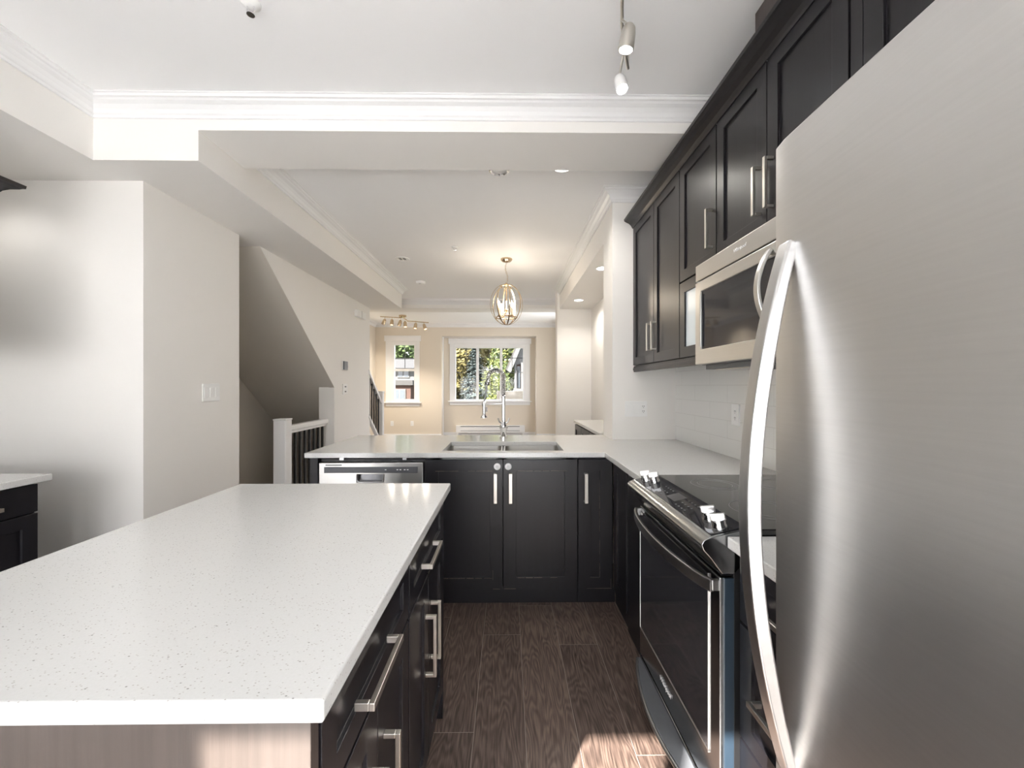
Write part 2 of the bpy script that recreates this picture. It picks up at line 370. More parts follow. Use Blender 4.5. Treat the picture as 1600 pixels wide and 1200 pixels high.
# ------------------------------------------------------------------ the room
ZC = 2.75; YW = 9.4; YN = 9.75; YB = -1.0
def build_floor():
    mb = MB(); seeds = []; wdt = .1945; x0 = -.127; g = .0009
    cuts = {0: [2.137, .55], 1: [2.42, .9], 2: [2.052, .2], 3: [1.434], -1: [1.536], -2: [2.3], 4: [1.9]}
    ka, kb = int(math.floor((-3.2 - x0) / wdt)), int(math.ceil((1.3 - x0) / wdt))
    rnd = random.Random(3)
    def quad(xa, xb, ya, yb, z, mi):
        mb.cur = mi; mb.add([(xa, ya, z), (xb, ya, z), (xb, yb, z), (xa, yb, z)], [(0, 1, 2, 3)])
    for k in range(ka, kb):
        xa, xb = max(-3.2, x0 + k * wdt), min(1.3, x0 + (k + 1) * wdt)
        ys = sorted(cuts.get(k, [rnd.uniform(.3, 1.4)])); base = ys[0]
        allc = sorted(set([base + i * 1.22 for i in range(-4, 9)] if len(ys) == 1 else [ys[-1] + i * 1.22 for i in range(0, 8)] + [ys[0] - i * 1.22 for i in range(0, 3)]))
        allc = [-1.1] + [y for y in allc if -1.1 < y < 9.9] + [9.9]
        for a, b in zip(allc[:-1], allc[1:]):
            pieces = [(a, b)]
            if xb > -3.1 and xa < -2.25:      # the stairwell going down
                pieces = [(p, q) for p, q in ((a, min(b, 3.1)), (max(a, 6.5), b)) if q > p + .01]
            sd = rnd.random()
            for p, q in pieces:
                quad(xa + g, xb - g, p + g, q - g, 0.0, 0); seeds.append(sd)
                for r_ in ((xa, xa + g, p, q), (xb - g, xb, p, q), (xa + g, xb - g, p, p + g), (xa + g, xb - g, q - g, q)):
                    quad(*r_, 0.0, 1); seeds.append(0.)
    o = structure('floor', mb, ['floor_planks', 'plank_joint'], origin=(0, 0, 0))
    at = o.data.attributes.new('plank', 'FLOAT', 'FACE')
    for i, s_ in enumerate(seeds): at.data[i].value = s_
build_floor()
structure('subfloor', MB().box(-2.25, 1.4, -1.2, 9.95, -.2, -.004).box(-3.25, -2.25, -1.2, 3.1, -.2, -.004).box(-3.25, -2.25, 6.65, 9.95, -.2, -.004), 'concrete', origin=(0, 0, -.2))
structure('ceiling', B(-3.25, 1.4, -1.15, 10.0, ZC, ZC + .15), 'ceiling_paint')
structure('wall_kitchen_side', B(-3.1, -2.95, -1.15, 2.29, 0, ZC), 'wall_paint')
structure('wall_pantry', B(-3.05, -2.035, 2.29, 3.1, 0, ZC), 'wall_paint')
structure('wall_right', cells([-1.0, 7.25, 8.45, 9.9], [0, .35, 2.5, ZC], 1.25, 1.4, lambda y, z: not (7.25 < y < 8.45 and .35 < z < 2.5), 'yz'), 'wall_paint')  # opening cut for the added living room window
structure('wall_stub', B(.775, 1.25, 2.99, 3.27, 0, ZC), 'wall_paint')
structure('wall_nook_end', B(.74, 1.25, 6.05, 6.25, 0, ZC), 'wall_paint')
structure('wall_left', cells([2.29, 6.65, 7.5, 8.9, 9.4], [-2.6, 0, .9, 2.3, ZC], -3.2, -3.05, lambda y, z: not (y < 6.65 or z < 0), 'yz'), 'tan_paint')
structure('wall_stairwell_side', MB().box(-3.2, -3.05, 2.29, 6.65, -2.6, ZC), 'stairwell_taupe')
structure('soffit_wall_kitchen', B(-2.95, -2.1, -1.0, 2.08, 2.455, ZC), 'wall_paint')
structure('soffit_wall_dining', MB().box(-3.05, -1.571, 2.08, 2.445, 2.455, ZC).box(-3.05, -1.571, 2.445, 6.05, 2.455, ZC), 'wall_paint')
structure('soffit_wall_nook', B(.775, 1.25, 3.27, 6.05, 2.455, ZC), 'wall_paint')
structure('beam_kitchen', B(-1.571, 1.25, 2.08, 2.445, 2.61, ZC), 'wall_paint')
structure('beam_living', B(-3.05, 1.25, 6.79, 7.16, 2.61, ZC), 'wall_paint')
structure('wall_stair', MB().prism([(3.35, 2.455), (6.0, 2.455), (6.0, 0), (4.90, 0), (4.90, 1.295), (4.78, 1.295)], 'x', -2.09, -2.03).box(-2.21, -2.03, 4.78, 4.90, 0, 1.295), 'wall_paint')
structure('wall_under_stair', MB().prism([(3.35, 2.455), (3.50, 2.455), (6.60, -.06), (6.60, -.182)], 'x', -3.05, -2.0905).box(-3.05, -2.0905, 6.55, 6.65, -2.6, -.15).prism([(3.35, 2.4545), (4.779, 1.2945), (4.779, 1.291), (3.35, 2.451)], 'x', -2.0905, -2.0305), 'stairwell_taupe')
structure('wall_stairwell', MB().box(-3.05, -2.25, 2.95, 3.1, -2.6, 0).box(-2.25, -2.1, 3.1, 6.65, -2.6, -.004).box(-3.05, -2.1, 3.1, 6.65, -2.7, -2.6), 'stairwell_taupe')

# window wall, niche
w1 = (-2.70, -2.13, .93, 2.36); n0, n1, nz = -1.525, .667, 2.465
structure('wall_far', cells([-3.25, w1[0], w1[1], n0, n1, 1.4], [0, w1[2], w1[3], nz, ZC], YW, YW + .15,
          lambda x, z: not (w1[0] < x < w1[1] and w1[2] < z < w1[3]) and not (n0 < x < n1 and z < nz), 'xz'), 'tan_paint')
w2 = (-1.29, .43, .93, 2.37)
structure('wall_niche', cells([n0 - .1, w2[0], w2[1], n1 + .1], [0, w2[2], w2[3], nz + .1], YN, YN + .12,
          lambda x, z: not (w2[0] < x < w2[1] and w2[2] < z < w2[3]), 'xz'), 'tan_paint')
structure('wall_niche_side', MB().box(n0 - .1, n0, YW + .15, YN, 0, nz + .1).box(n1, n1 + .1, YW + .15, YN, 0, nz + .1).box(n0, n1, YW + .15, YN, nz, nz + .1), 'wall_paint')
# wall behind the camera: sunlit patio door and two openings added for fill light
dA = (-1.37, -.43, .03, 2.355); dB = (-2.60, -1.47, .03, 1.80); dC = (-.33, 1.20, .03, 1.80)
structure('wall_near', cells([-3.1, dB[0], dB[1], dA[0], dA[1], dC[0], dC[1], 1.4], [0, dA[2], dB[3], dA[3], ZC], YB - .15, YB,
          lambda x, z: not ((dA[2] < z < dA[3] and dA[0] < x < dA[1]) or (dA[2] < z < dB[3] and (dB[0] < x < dB[1] or dC[0] < x < dC[1]))), 'xz'), 'wall_paint')

def patio_door(name, d, mull, blind=False):
    x0, x1, z0, z1 = d; y = YB - .09
    f = MB(); t = .05
    f.box(x0, x0 + t, y - .04, y + .04, z0, z1).box(x1 - t, x1, y - .04, y + .04, z0, z1).box(x0, x1, y - .04, y + .04, z0, z0 + .09).box(x0, x1, y - .04, y + .04, z1 - .05, z1)
    for m in mull: f.box(m - .03, m + .03, y - .035, y + .035, z0, z1)
    o = f.build(name, 'trim_white', kind='structure')
    B(x0 + t, x1 - t, y - .004, y + .004, z0 + .09, z1 - .05).build('pane', 'window_glass', o, bevel=0)
    if blind:     # added sheer blind, turns the sun into soft fill light
        MB().add([(x0 + .01, y + .06, z0 + .02), (x1 - .01, y + .06, z0 + .02), (x1 - .01, y + .06, z1 - .01), (x0 + .01, y + .06, z1 - .01)], [(0, 1, 2, 3)]).build('fill_blind', 'fill_blind_fabric', o, bevel=0)
        B(x0 + .01, x1 - .01, y + .05, y + .07, z0 + .005, z0 + .02).build('fill_blind_rail', 'trim_white', o, bevel=.002)
patio_door('door_1', dA, [-.80]); patio_door('added_door_2', dB, [-2.03], True); patio_door('added_door_3', dC, [.43], True)  # blind-covered pair is unseen, added as soft daylight fill for the kitchen

# mouldings
CR = [(0, -.085), (.010, -.085), (.013, -.074), (.020, -.068), (.027, -.052), (.041, -.036), (.058, -.027), (.064, -.020), (.074, -.018), (.076, -.006), (.084, -.004), (.084, 0), (0, 0)]
def crown(name, path, side, z=ZC, k=1.0): structure(name, sweep_profile(path, [(a * k, z + b * k) for a, b in CR], side), 'trim_white')
crown('trim_1', [(-2.1, -1.0), (-2.1, 2.08), (1.25, 2.08)], 1)
crown('trim_2', [(-1.571, 2.445), (-1.571, 6.05)], 1)
crown('trim_3', [(1.25, 2.99), (.775, 2.99), (.775, 6.05)], -1)
crown('trim_4', [(-3.05, 6.79), (1.25, 6.79)], 1)
crown('trim_5', [(-3.05, 7.16), (-3.05, YW), (1.25, YW)], 1)
BS = [(0, 0), (.016, 0), (.016, .17), (.010, .19), (.004, .20), (0, .20)]
structure('baseboard_far', MB().box(-3.05, n0, YW - .016, YW, 0, .2).box(n1, 1.25, YW - .016, YW, 0, .2).box(n0, n1, YN - .016, YN, 0, .2), 'trim_white', bevel=.003)
structure('baseboard_left', sweep_profile([(-3.05, 6.85), (-3.05, YW)], BS, 1), 'trim_white')

# windows of the living room
def window(name, fy, tr, gl, muls, hrows, split=None, slide=False):
    # tr: trim outer x0,x1,z0,z1; gl: glass opening
    x0, x1, z0, z1 = tr; a, b, c, d = gl
    f = MB(); y = fy
    f.box(x0, a - .05, y - .02, y, z0 + .09, z1 - .13).box(b + .05, x1, y - .02, y, z0 + .09, z1 - .13).box(x0 - .03, x1 + .03, y - .028, y, z1 - .13, z1)
    o = f.build(name, 'trim_white', kind='structure', bevel=.003)
    s = MB().box(x0 - .04, x1 + .04, y - .06, y + .06, z0 + .075, z0 + .1).box(x0, x1, y - .018, y, z0, z0 + .075); s.build('sill', 'trim_white', o, bevel=.003)
    yo = y + .05
    j = MB().box(a - .05, a, y - .01, yo + .05, z0 + .1, z1 - .13).box(b, b + .05, y - .01, yo + .05, z0 + .1, z1 - .13).box(a, b, y - .01, yo + .05, d, z1 - .13).box(a, b, y - .01, yo + .05, z0 + .1, c)
    j.build('window_frame', 'trim_white', o, bevel=.003)
    m = MB()
    for u in muls: m.box(u - .03, u + .03, yo - .02, yo + .03, c, d)
    if split: m.box(a, b, yo - .02, yo + .03, split - .03, split + .03)
    if muls or split: m.build('mullion', 'trim_white', o, bevel=.003)
    edges = [a] + list(muls) + [b]; g = MB()
    for e0, e1 in zip(edges[:-1], edges[1:]):
        lo = (split + .03) if split else hrows[-1]
        g.box((e0 + e1) / 2 - .007, (e0 + e1) / 2 + .007, yo + .012, yo + .022, lo, d)
    for h in hrows: g.box(a, b, yo + .012, yo + .022, h - .007, h + .007)
    g.build('muntin', 'grey_plastic', o, bevel=0)
    B(a, b, yo + .008, yo + .012, c, d).build('pane', 'window_glass', o, bevel=0)
    return o
window('window_1', YW, (-2.81, -2.03, .84, 2.47), (-2.615, -2.155, 1.0, 2.255), [], [1.94], split=1.68)
window('window_2', YN, (-1.385, .54, .85, 2.45), (-1.245, .375, .985, 2.22), [-.725, -.155], [1.985, 1.635])

o = MB().box(1.27, 1.36, 7.25, 7.31, .35, 2.5).box(1.27, 1.36, 8.39, 8.45, .35, 2.5).box(1.27, 1.36, 7.25, 8.45, .35, .41).box(1.27, 1.36, 7.25, 8.45, 2.44, 2.5).box(1.28, 1.35, 7.82, 7.88, .35, 2.5).build('added_window_3', 'trim_white', kind='structure')  # unseen side window, added to bring more daylight into the living room
B(1.31, 1.316, 7.31, 8.39, .41, 2.44).build('pane', 'window_glass', o, bevel=0)
# stairs and guards
st = MB()
for i in range(7):
    y1 = 6.62 - i * .244; st.box(-3.04, -2.10, y1 - .244, y1, i * .2 + .15, (i + 1) * .2)
st.cur = 1; st.prism([(6.62, 0), (6.62, .22), (6.02, .72), (6.02, .47)], 'x', -2.10, -2.084)
st.build('staircase', ['espresso_wood', 'trim_white'], label='staircase rising behind the thermostat wall from the living room', cat='stairs')
rl = thing('stair_railing', (-2.04, 6.55, 0), 'sloping stair handrail with white newel at the end of the thermostat wall', 'railing')
MB().box(-2.08, -2.0, 6.52, 6.60, 0, 1.2).box(-2.09, -1.99, 6.51, 6.61, 1.2, 1.225).build('newel_post', 'trim_white', rl, bevel=.004)
MB().prism([(6.52, 1.03), (6.52, 1.09), (5.95, 1.55), (5.95, 1.49)], 'x', -2.075, -2.015).build('handrail', 'trim_white', rl, bevel=.006)
MB().prism([(6.52, .39), (6.52, .44), (5.95, .90), (5.95, .85)], 'x', -2.07, -2.02).build('shoe_rail', 'trim_white', rl, bevel=.004)
for i in range(5):
    y = 6.44 - i * .1; z = .40 + (6.52 - y) * .807
    B(-2.056, -2.034, y - .011, y + .011, z, z + .66).build('baluster', 'iron_black', rl, bevel=.001)
gr = thing('guard_railing', (-2.13, 3.9, 0), 'white level guard rail with square newel beside the dark stairwell', 'railing')
MB().box(-2.19, -2.075, 3.815, 3.93, 0, .985).box(-2.195, -2.07, 3.81, 3.935, .985, 1.0).build('newel_post', 'trim_white', gr, bevel=.006)
MB().box(-2.175, -2.095, 3.93, 4.78, .875, .925).box(-2.155, -2.115, 3.93, 4.78, .845, .875).build('handrail', 'trim_white', gr, bevel=.008)
MB().box(-2.165, -2.105, 3.93, 4.78, .04, .09).build('shoe_rail', 'trim_white', gr, bevel=.004)
for i in range(8):
    y = 4.0 + i * .1; B(-2.146, -2.124, y - .011, y + .011, .09, .845).build('baluster', 'iron_black', gr, bevel=.001)

# ------------------------------------------------------------------ handles helper
def put_handle(F, u, z, length, parent, vertical=True, n0=.02, **k):
    return handle_mb(F, u, z, length, vertical, n0=n0, **k).build('handle', 'brushed_nickel', parent, bevel=.0012, label='brushed nickel bar handle')
def wear(mb, F, segs, n=.0206, wd=.0022):
    # chipped finish: thin bare lines on the face (u0,z0,u1,z1)
    mb.cur = 1
    rnd = random.Random(len(segs) + int(abs(segs[0][0]) * 999))
    for u0, z0, u1, z1 in segs:
        L = math.hypot(u1 - u0, z1 - z0); k = max(1, int(L / .045))
        for i in range(k):
            if rnd.random() < .2: continue
            t0, t1 = i / k, (i + rnd.uniform(.75, 1.1)) / k; h = wd * rnd.uniform(.4, 1) / 2
            a0, b0, a1, b1 = u0 + (u1 - u0) * t0, z0 + (z1 - z0) * t0, u0 + (u1 - u0) * t1, z0 + (z1 - z0) * t1
            if abs(u1 - u0) > abs(z1 - z0): fbox(mb, F, a0, a1, b0 - h, b0 + h, n - .0015, n)
            else: fbox(mb, F, a0 - h, a0 + h, b0, b1, n - .0015, n)
    mb.cur = 0

# ------------------------------------------------------------------ island
ti = cells([-1.083, -.232], [.513, 1.657], .884, .914, lambda x, y: True)
ti.build('island_countertop', 'quartz', bevel=.004, seg=3, label='large white speckled quartz slab covering the kitchen island', cat='countertop')
def island_unit(y0, y1, seam, label, end_near):
    t = thing('island_cabinet', (-.65, (y0 + y1) / 2, 0), label, 'cabinet', 'island cabinets')
    b = MB().box(-1.04, -.277, y0, y1, .10, .884).box(-1.04, -.33, y0 + (.0 if end_near else .0), y1, 0, .10)
    b.build('cabinet_body', 'espresso', t, bevel=.001)
    F = face('+x', -.275)
    d = shaker(F, y0 + .008, y1 - .004, .715, .872, stile=.05, rail=.045).build('drawer', 'espresso', t, bevel=.0012)
    put_handle(F, (y0 + y1) / 2 - .03, .775, .19, d, vertical=False, wd=.014)
    for a, c, hy in ((y0 + .008, seam - .002, seam - .042), (seam + .002, y1 - .004, seam + .042)):
        o = shaker(F, a, c, .115, .705).build('door', 'espresso', t, bevel=.0012)
        put_handle(F, hy, .50, .19, o)
    return t
ta = island_unit(.552, 1.052, .800, 'dark island cabinet with drawer and two doors on the sunlit end', True)
B(-1.04, -.2555, .530, .552, .0, .884).build('end_panel', 'panel_wood', ta, bevel=.001, label='sunlit dark wood end panel')
tb = island_unit(1.052, 1.60, 1.310, 'dark island cabinet with drawer and two doors on the end facing the sink', False)
B(-1.04, -.2555, 1.60, 1.622, .0, .884).build('end_panel', 'espresso', tb, bevel=.001)

# ------------------------------------------------------------------ peninsula and right-hand run of base cabinets
sk = (-.40, .345, 2.485, 2.885)
xs = [-1.199, sk[0], sk[1], .578, .775, 1.249]; ys = [1.735, 2.405, sk[2], sk[3], 2.989, 3.27]
def keep_top(x, y):
    if sk[0] < x < sk[1] and sk[2] < y < sk[3]: return False
    if y < 2.405: return x > .578
    if y > 2.989: return x < .775
    return True
cells(xs, ys, .884, .914, keep_top).build('peninsula_countertop', 'quartz', bevel=.003, label='white quartz worktop wrapping from the sink peninsula to the range', cat='countertop')
cells([.578, 1.249], [.765, 1.062], .884, .914, lambda x, y: True).build('short_countertop', 'quartz', bevel=.003, label='short white quartz worktop between refrigerator and range', cat='countertop')

FP = face('-y', 2.452)
# dishwasher
dw = thing('dishwasher', (-.81, 2.75, 0), 'stainless dishwasher with grey control strip under the peninsula', 'dishwasher')
MB().box(-1.128, -.497, 2.47, 2.95, .02, .868).build('dishwasher_body', 'black_plastic', dw)
hx0, hx1, hz0, hz1 = -.897, -.737, .735, .783
dd = cells([-1.122, hx0, hx1, -.505], [.10, hz0, hz1, .852], 2.425, 2.47, lambda x, z: not (hx0 < x < hx1 and hz0 < z < hz1), 'xz').build('dishwasher_door', 'stainless', dw, bevel=.003)
B(-1.09, -.535, 2.421, 2.425, .792, .828).build('control_panel', 'grey_plastic', dd, bevel=.002, label='dark grey control strip')
MB().box(hx0 - .001, hx1 + .001, 2.455, 2.468, hz0 - .001, hz1 + .001).build('handle_pocket', 'dark_steel', dd, bevel=0)
hp = MB()
p_ = [(hx0, hz1), (hx0, hz0 + .018), (hx0 + .006, hz0 + .006), (hx0 + .018, hz0), (hx1 - .018, hz0), (hx1 - .006, hz0 + .006), (hx1, hz0 + .018), (hx1, hz1)]
hp.tube([(x, 2.424, z) for x, z in p_], .004, 8, up=(0, 1, 0)); hp.build('pocket_rim', 'bright_steel', dd, bevel=0, smooth=True)
B(-1.082, -.985, 2.4225, 2.4255, .836, .842).build('vent', 'black_plastic', dd, bevel=0)
for x in (-.725, -.655, -.637, -.612, -.594): B(x - .005, x + .005, 2.4195, 2.4215, .809, .814).build('button', 'print_white', dd, bevel=0)
for x in (-.99, -.615): B(x - .012, x + .012, 2.43, 2.44, .868, .884).build('mounting_tab', 'bright_steel', dw, bevel=0)
ep = B(-1.178, -1.13, 2.43, 3.0, 0, .884).build('end_panel_cabinet', 'espresso', label='narrow dark cabinet end panel beside the dishwasher', cat='cabinet panel')

# sink base
sb = thing('sink_cabinet', (-.03, 2.7, 0), 'dark double door cabinet under the kitchen sink', 'cabinet')
MB().box(-.495, -.46, 2.455, 2.98, .0, .884).box(.395, .424, 2.455, 2.98, .0, .884).box(-.46, .395, 2.95, 2.98, 0, .884).box(-.46, .395, 2.455, 2.98, .08, .10).box(-.46, .395, 2.455, 2.475, .872, .884).build('cabinet_body', 'espresso', sb)
B(-.495, .424, 2.452, 2.47, .0, .086).build('toe_board', 'espresso', sb)
for x0, x1, hx, ws in ((-.49, -.029, -.072, [(-.40, .158, -.09, .158), (-.432, .80, -.09, .80), (-.088, .095, -.088, .20), (-.088, .093, -.035, .093)]),
                       (-.025, .419, .018, [(.06, .80, .36, .80), (.06, .16, .355, .16), (.355, .16, .355, .60), (-.02, .094, .05, .094)])):
    m = shaker(FP, x0, x1, .092, .868, stile=.076, rail=.070)
    wear(m, FP, [s for s in ws if s[1] not in (.80, .158, .16)] or [(x0 + .076, .162, x1 - .076, .162)])
    wear(m, FP, [s for s in ws if s[1] in (.80, .158, .16) and s[0] != s[2]], n=.0212, wd=.0026)
    d = m.build('door', ['espresso', 'worn_edge'], sb, bevel=.001)
    put_handle(FP, hx, .701, .176, d, wd=.020)
for x in (-.062, .004):
    L = thing('cabinet_lock', (x, 2.43, .827), 'round white child lock on the %s sink cabinet door' % ('wider' if x < 0 else 'second'), 'child lock', 'child locks on the sink doors')
    L['label'] = 'round white child lock above the handle of the sink door beside the dishwasher' if x < 0 else 'round white child lock above the handle of the sink door beside the narrow cabinet'
    MB().lathe([(.020, 0), (.020, .006), (.016, .009), (.0, .009)], (x, 2.4325, .827), (0, -1, 0), 28).build('lock_plate', 'white_plastic', L, bevel=0, smooth=True)
    MB().lathe([(.009, 0), (.009, .003), (.0, .003)], (x, 2.4235, .827), (0, -1, 0), 20).build('lock_button', 'switch_grey', L, bevel=0, smooth=True)
# narrow door and corner
nc = thing('narrow_cabinet', (.53, 2.7, 0), 'narrow dark corner cabinet with one handle beside the sink doors', 'cabinet')
MB().box(.4250, .64, 2.455, 2.98, .0, .884).build('cabinet_body', 'espresso', nc)
B(.4250, .65, 2.452, 2.47, .0, .086).build('toe_board', 'espresso', nc)
m = shaker(FP, .4250, .628, .092, .868, stile=.072, rail=.070); wear(m, FP, [(.426, .094, .625, .094), (.622, .10, .622, .16)]); wear(m, FP, [(.497, .16, .553, .16), (.553, .16, .553, .8)], n=.0212, wd=.0016)
d = m.build('door', ['espresso', 'worn_edge'], nc, bevel=.001); put_handle(FP, .468, .701, .176, d, wd=.020)
FR = face('-x', .655)
cc = thing('corner_cabinet', (.95, 2.1, 0), 'dark cabinet with narrow door between the corner and the range', 'cabinet')
MB().box(.657, 1.24, 1.74, 2.45, .0, .884).build('cabinet_body', 'espresso', cc)
m = shaker(FR, 2.165, 2.425, .092, .868, stile=.07, rail=.07); wear(m, FR, [(2.42, .10, 2.42, .86), (2.36, .12, 2.36, .7)], wd=.0016); m.build('door', ['espresso', 'worn_edge'], cc, bevel=.001)
fbox(MB(), FR, 1.745, 2.16, .0, .868, -.002, .012).build('filler_panel', 'espresso', cc)
fbox(MB(), FR, 2.165, 2.44, .0, .086, -.002, .003).build('toe_board', 'espresso', cc)

# drawer base between range and fridge
db = thing('drawer_cabinet', (.95, .92, 0), 'dark drawer cabinet between refrigerator and range', 'cabinet')
MB().box(.63, 1.24, .775, 1.058, .0, .884).build('cabinet_body', 'espresso', db)
FD = face('-x', .627)
for z0, z1 in ((.70, .872), (.40, .692), (.10, .392)):
    d = shaker(FD, .78, 1.054, z0, z1, stile=.05, rail=.045).build('drawer', 'espresso', db, bevel=.001)
    put_handle(FD, .90, (z0 + z1) / 2, .14, d, vertical=False)

# sink
sn = thing('sink', (-.03, 2.68, .70), 'undermount double bowl stainless sink in the peninsula', 'sink')
def bowl(x0, x1, y0, y1, zt, zb):
    mb = MB(); r = .03
    def ring(x0, x1, y0, y1, z, r, n=5):
        p = []
        for cx, cy, a0 in ((x1 - r, y1 - r, 0), (x0 + r, y1 - r, 90), (x0 + r, y0 + r, 180), (x1 - r, y0 + r, 270)):
            for k in range(n + 1): a = R(a0 + 90 * k / n); p.append((cx + r * math.cos(a), cy + r * math.sin(a), z))
        return p
    rings = [ring(x0 - .012, x1 + .012, y0 - .012, y1 + .012, zt, r), ring(x0, x1, y0, y1, zt, r), ring(x0 + .004, x1 - .004, y0 + .004, y1 - .004, zb + .03, r), ring(x0 + .03, x1 - .03, y0 + .03, y1 - .03, zb, r)]
    n = len(rings[0]); fs = []
    for i in range(3):
        for k in range(n): fs.append((i * n + k, i * n + (k + 1) % n, (i + 1) * n + (k + 1) % n, (i + 1) * n + k))
    fs.append(tuple(range(3 * n, 4 * n)))
    # outer skin so that the basin has thickness
    o = [ring(x0 - .012, x1 + .012, y0 - .012, y1 + .012, zb - .006, r)]
    fs2 = [(k, (k + 1) % n, 4 * n + (k + 1) % n, 4 * n + k) for k in range(n)] + [tuple(range(4 * n, 5 * n))]
    return mb.add([v for q in rings + o for v in q], fs + fs2)
for x0, x1 in ((sk[0] - .004, -.045), (-.015, sk[1] + .004)):
    b = bowl(x0, x1, sk[2] - .004, sk[3] + .004, .883, .70).build('bowl', 'stainless', sn, bevel=0, smooth=True)
    cx = (x0 + x1) / 2; MB().lathe([(.045, 0), (.045, .004), (.03, .004), (.028, .001), (0, .001)], (cx, 2.72, .7005), (0, 0, 1), 24).build('drain', 'chrome', b, bevel=0, smooth=True)

# faucet
fc = thing('faucet', (-.03, 3.06, .914), 'tall chrome spring faucet with pull down sprayer behind the sink', 'faucet')
MB().lathe([(.030, 0), (.030, .010), (.024, .014), (.022, .05), (.028, .075), (.032, .085), (.028, .10), (.020, .112), (.016, .125), (0, .125)], (-.03, 3.06, .9145), (0, 0, 1), 28).build('faucet_base', 'chrome', fc, bevel=0, smooth=True)
MB().lathe([(.014, 0), (.014, .175), (.017, .178), (.017, .19), (.0, .19)], (-.03, 3.06, 1.038), (0, 0, 1), 24).build('column', 'chrome', fc, bevel=0, smooth=True)
lv = MB()
for s in (-1, 1): lv.tube([(-.03 + s * .012, 3.06, 1.025), (-.03 + s * .032, 3.055, 1.04), (-.03 + s * .042, 3.05, 1.068)], [.008, .006, .005], 10)
lv.build('lever', 'chrome', fc, bevel=0, smooth=True)
arc = []; cx, cz, rr = -.088, 1.375, .058
for i in range(9): arc.append(Vector((-.03, 3.06, 1.225 + i * (cz - 1.225) / 9)))
for i in range(25): a = R(0 + 172 * i / 24); arc.append(Vector((cx + rr * math.cos(a), 3.06, cz + rr * math.sin(a))))
arc += [Vector((-.148, 3.06, 1.355)), Vector((-.151, 3.06, 1.335))]
MB().tube(arc, .0075, 10, up=(0, 1, 0)).build('hose_core', 'grey_plastic', fc, bevel=0, smooth=True)
# coil: helix around the arc
L = [0]
for a, b in zip(arc[:-1], arc[1:]): L.append(L[-1] + (b - a).length)
def on_arc(s):
    for i in range(len(arc) - 1):
        if s <= L[i + 1]:
            t = (s - L[i]) / (L[i + 1] - L[i]); return arc[i].lerp(arc[i + 1], t), (arc[i + 1] - arc[i]).normalized()
    return arc[-1], (arc[-1] - arc[-2]).normalized()
turns = 34; hp = []
for i in range(turns * 10 + 1):
    p, t = on_arc(L[-1] * i / (turns * 10)); N = Vector((0, 1, 0)); Bq = t.cross(N); a = 2 * math.pi * i / 10
    hp.append(p + (N * math.cos(a) + Bq * math.sin(a)) * .0155)
MB().tube(hp, .0036, 6, up=(0, 1, 0)).build('spring_coil', 'chrome', fc, bevel=0, smooth=True)
MB().lathe([(.017, 0), (.018, .004), (.018, .022), (.012, .026), (0, .026)], (-.151, 3.06, 1.342), (-.1, 0, -1), 20).build('spring_collar', 'dark_steel', fc, bevel=0, smooth=True)
MB().tube([(-.153, 3.06, 1.32), (-.163, 3.06, 1.26), (-.175, 3.06, 1.19)], .006, 10).build('hose', 'dark_steel', fc, bevel=0, smooth=True)
MB().lathe([(.009, 0), (.014, -.006), (.014, -.045), (.012, -.085), (.012, -.10), (.027, -.12), (.027, -.125), (0, -.125)], (-.176, 3.06, 1.195), (0, 0, 1), 24).build('spray_head', 'chrome', fc, bevel=0, smooth=True)
MB().tube([(-.03, 3.06, 1.178), (-.155, 3.06, 1.173)], .005, 10).lathe([(.018, -.008), (.018, .008), (0, .008)], (-.176, 3.06, 1.172), (0, 0, 1), 20).build('support_arm', 'chrome', fc, bevel=0, smooth=True)
B(-.160, -.152, 3.053, 3.067, 1.115, 1.15).build('spray_trigger', 'dark_steel', fc, bevel=.002)

# ------------------------------------------------------------------ range
rg = thing('range', (.9, 1.4, 0), 'slide in stainless range with black glass door and front knobs', 'range')
RY0, RY1 = 1.066, 1.730
MB().box(.60, 1.20, RY0 + .004, RY1 - .004, .03, .90).build('range_body', 'black_plastic', rg)
MB().box(.64, 1.205, RY0, RY1, .912, .930).build('cooktop', 'cooktop_glass', rg, bevel=.003)
br = MB()
for cx, cy, r in ((.80, 1.24, .105), (.80, 1.56, .085), (1.05, 1.24, .075), (1.05, 1.56, .105)):
    for q in (r, r * .72): MB().tube([(cx + q * math.cos(R(a)), cy + q * math.sin(R(a)), .9302) for a in range(0, 360, 8)], .0007, 4, closed=True).build('burner_ring', 'print_grey', rg, bevel=0)
pn = MB().prism([(.645, .928), (.625, .930), (.538, .910), (.519, .902), (.512, .890), (.517, .876), (.54, .850), (.558, .825), (.568, .812), (.60, .812), (.645, .86)], 'y', RY0, RY1)
pn.build('control_fascia', 'range_steel', rg, bevel=.002, smooth=True)
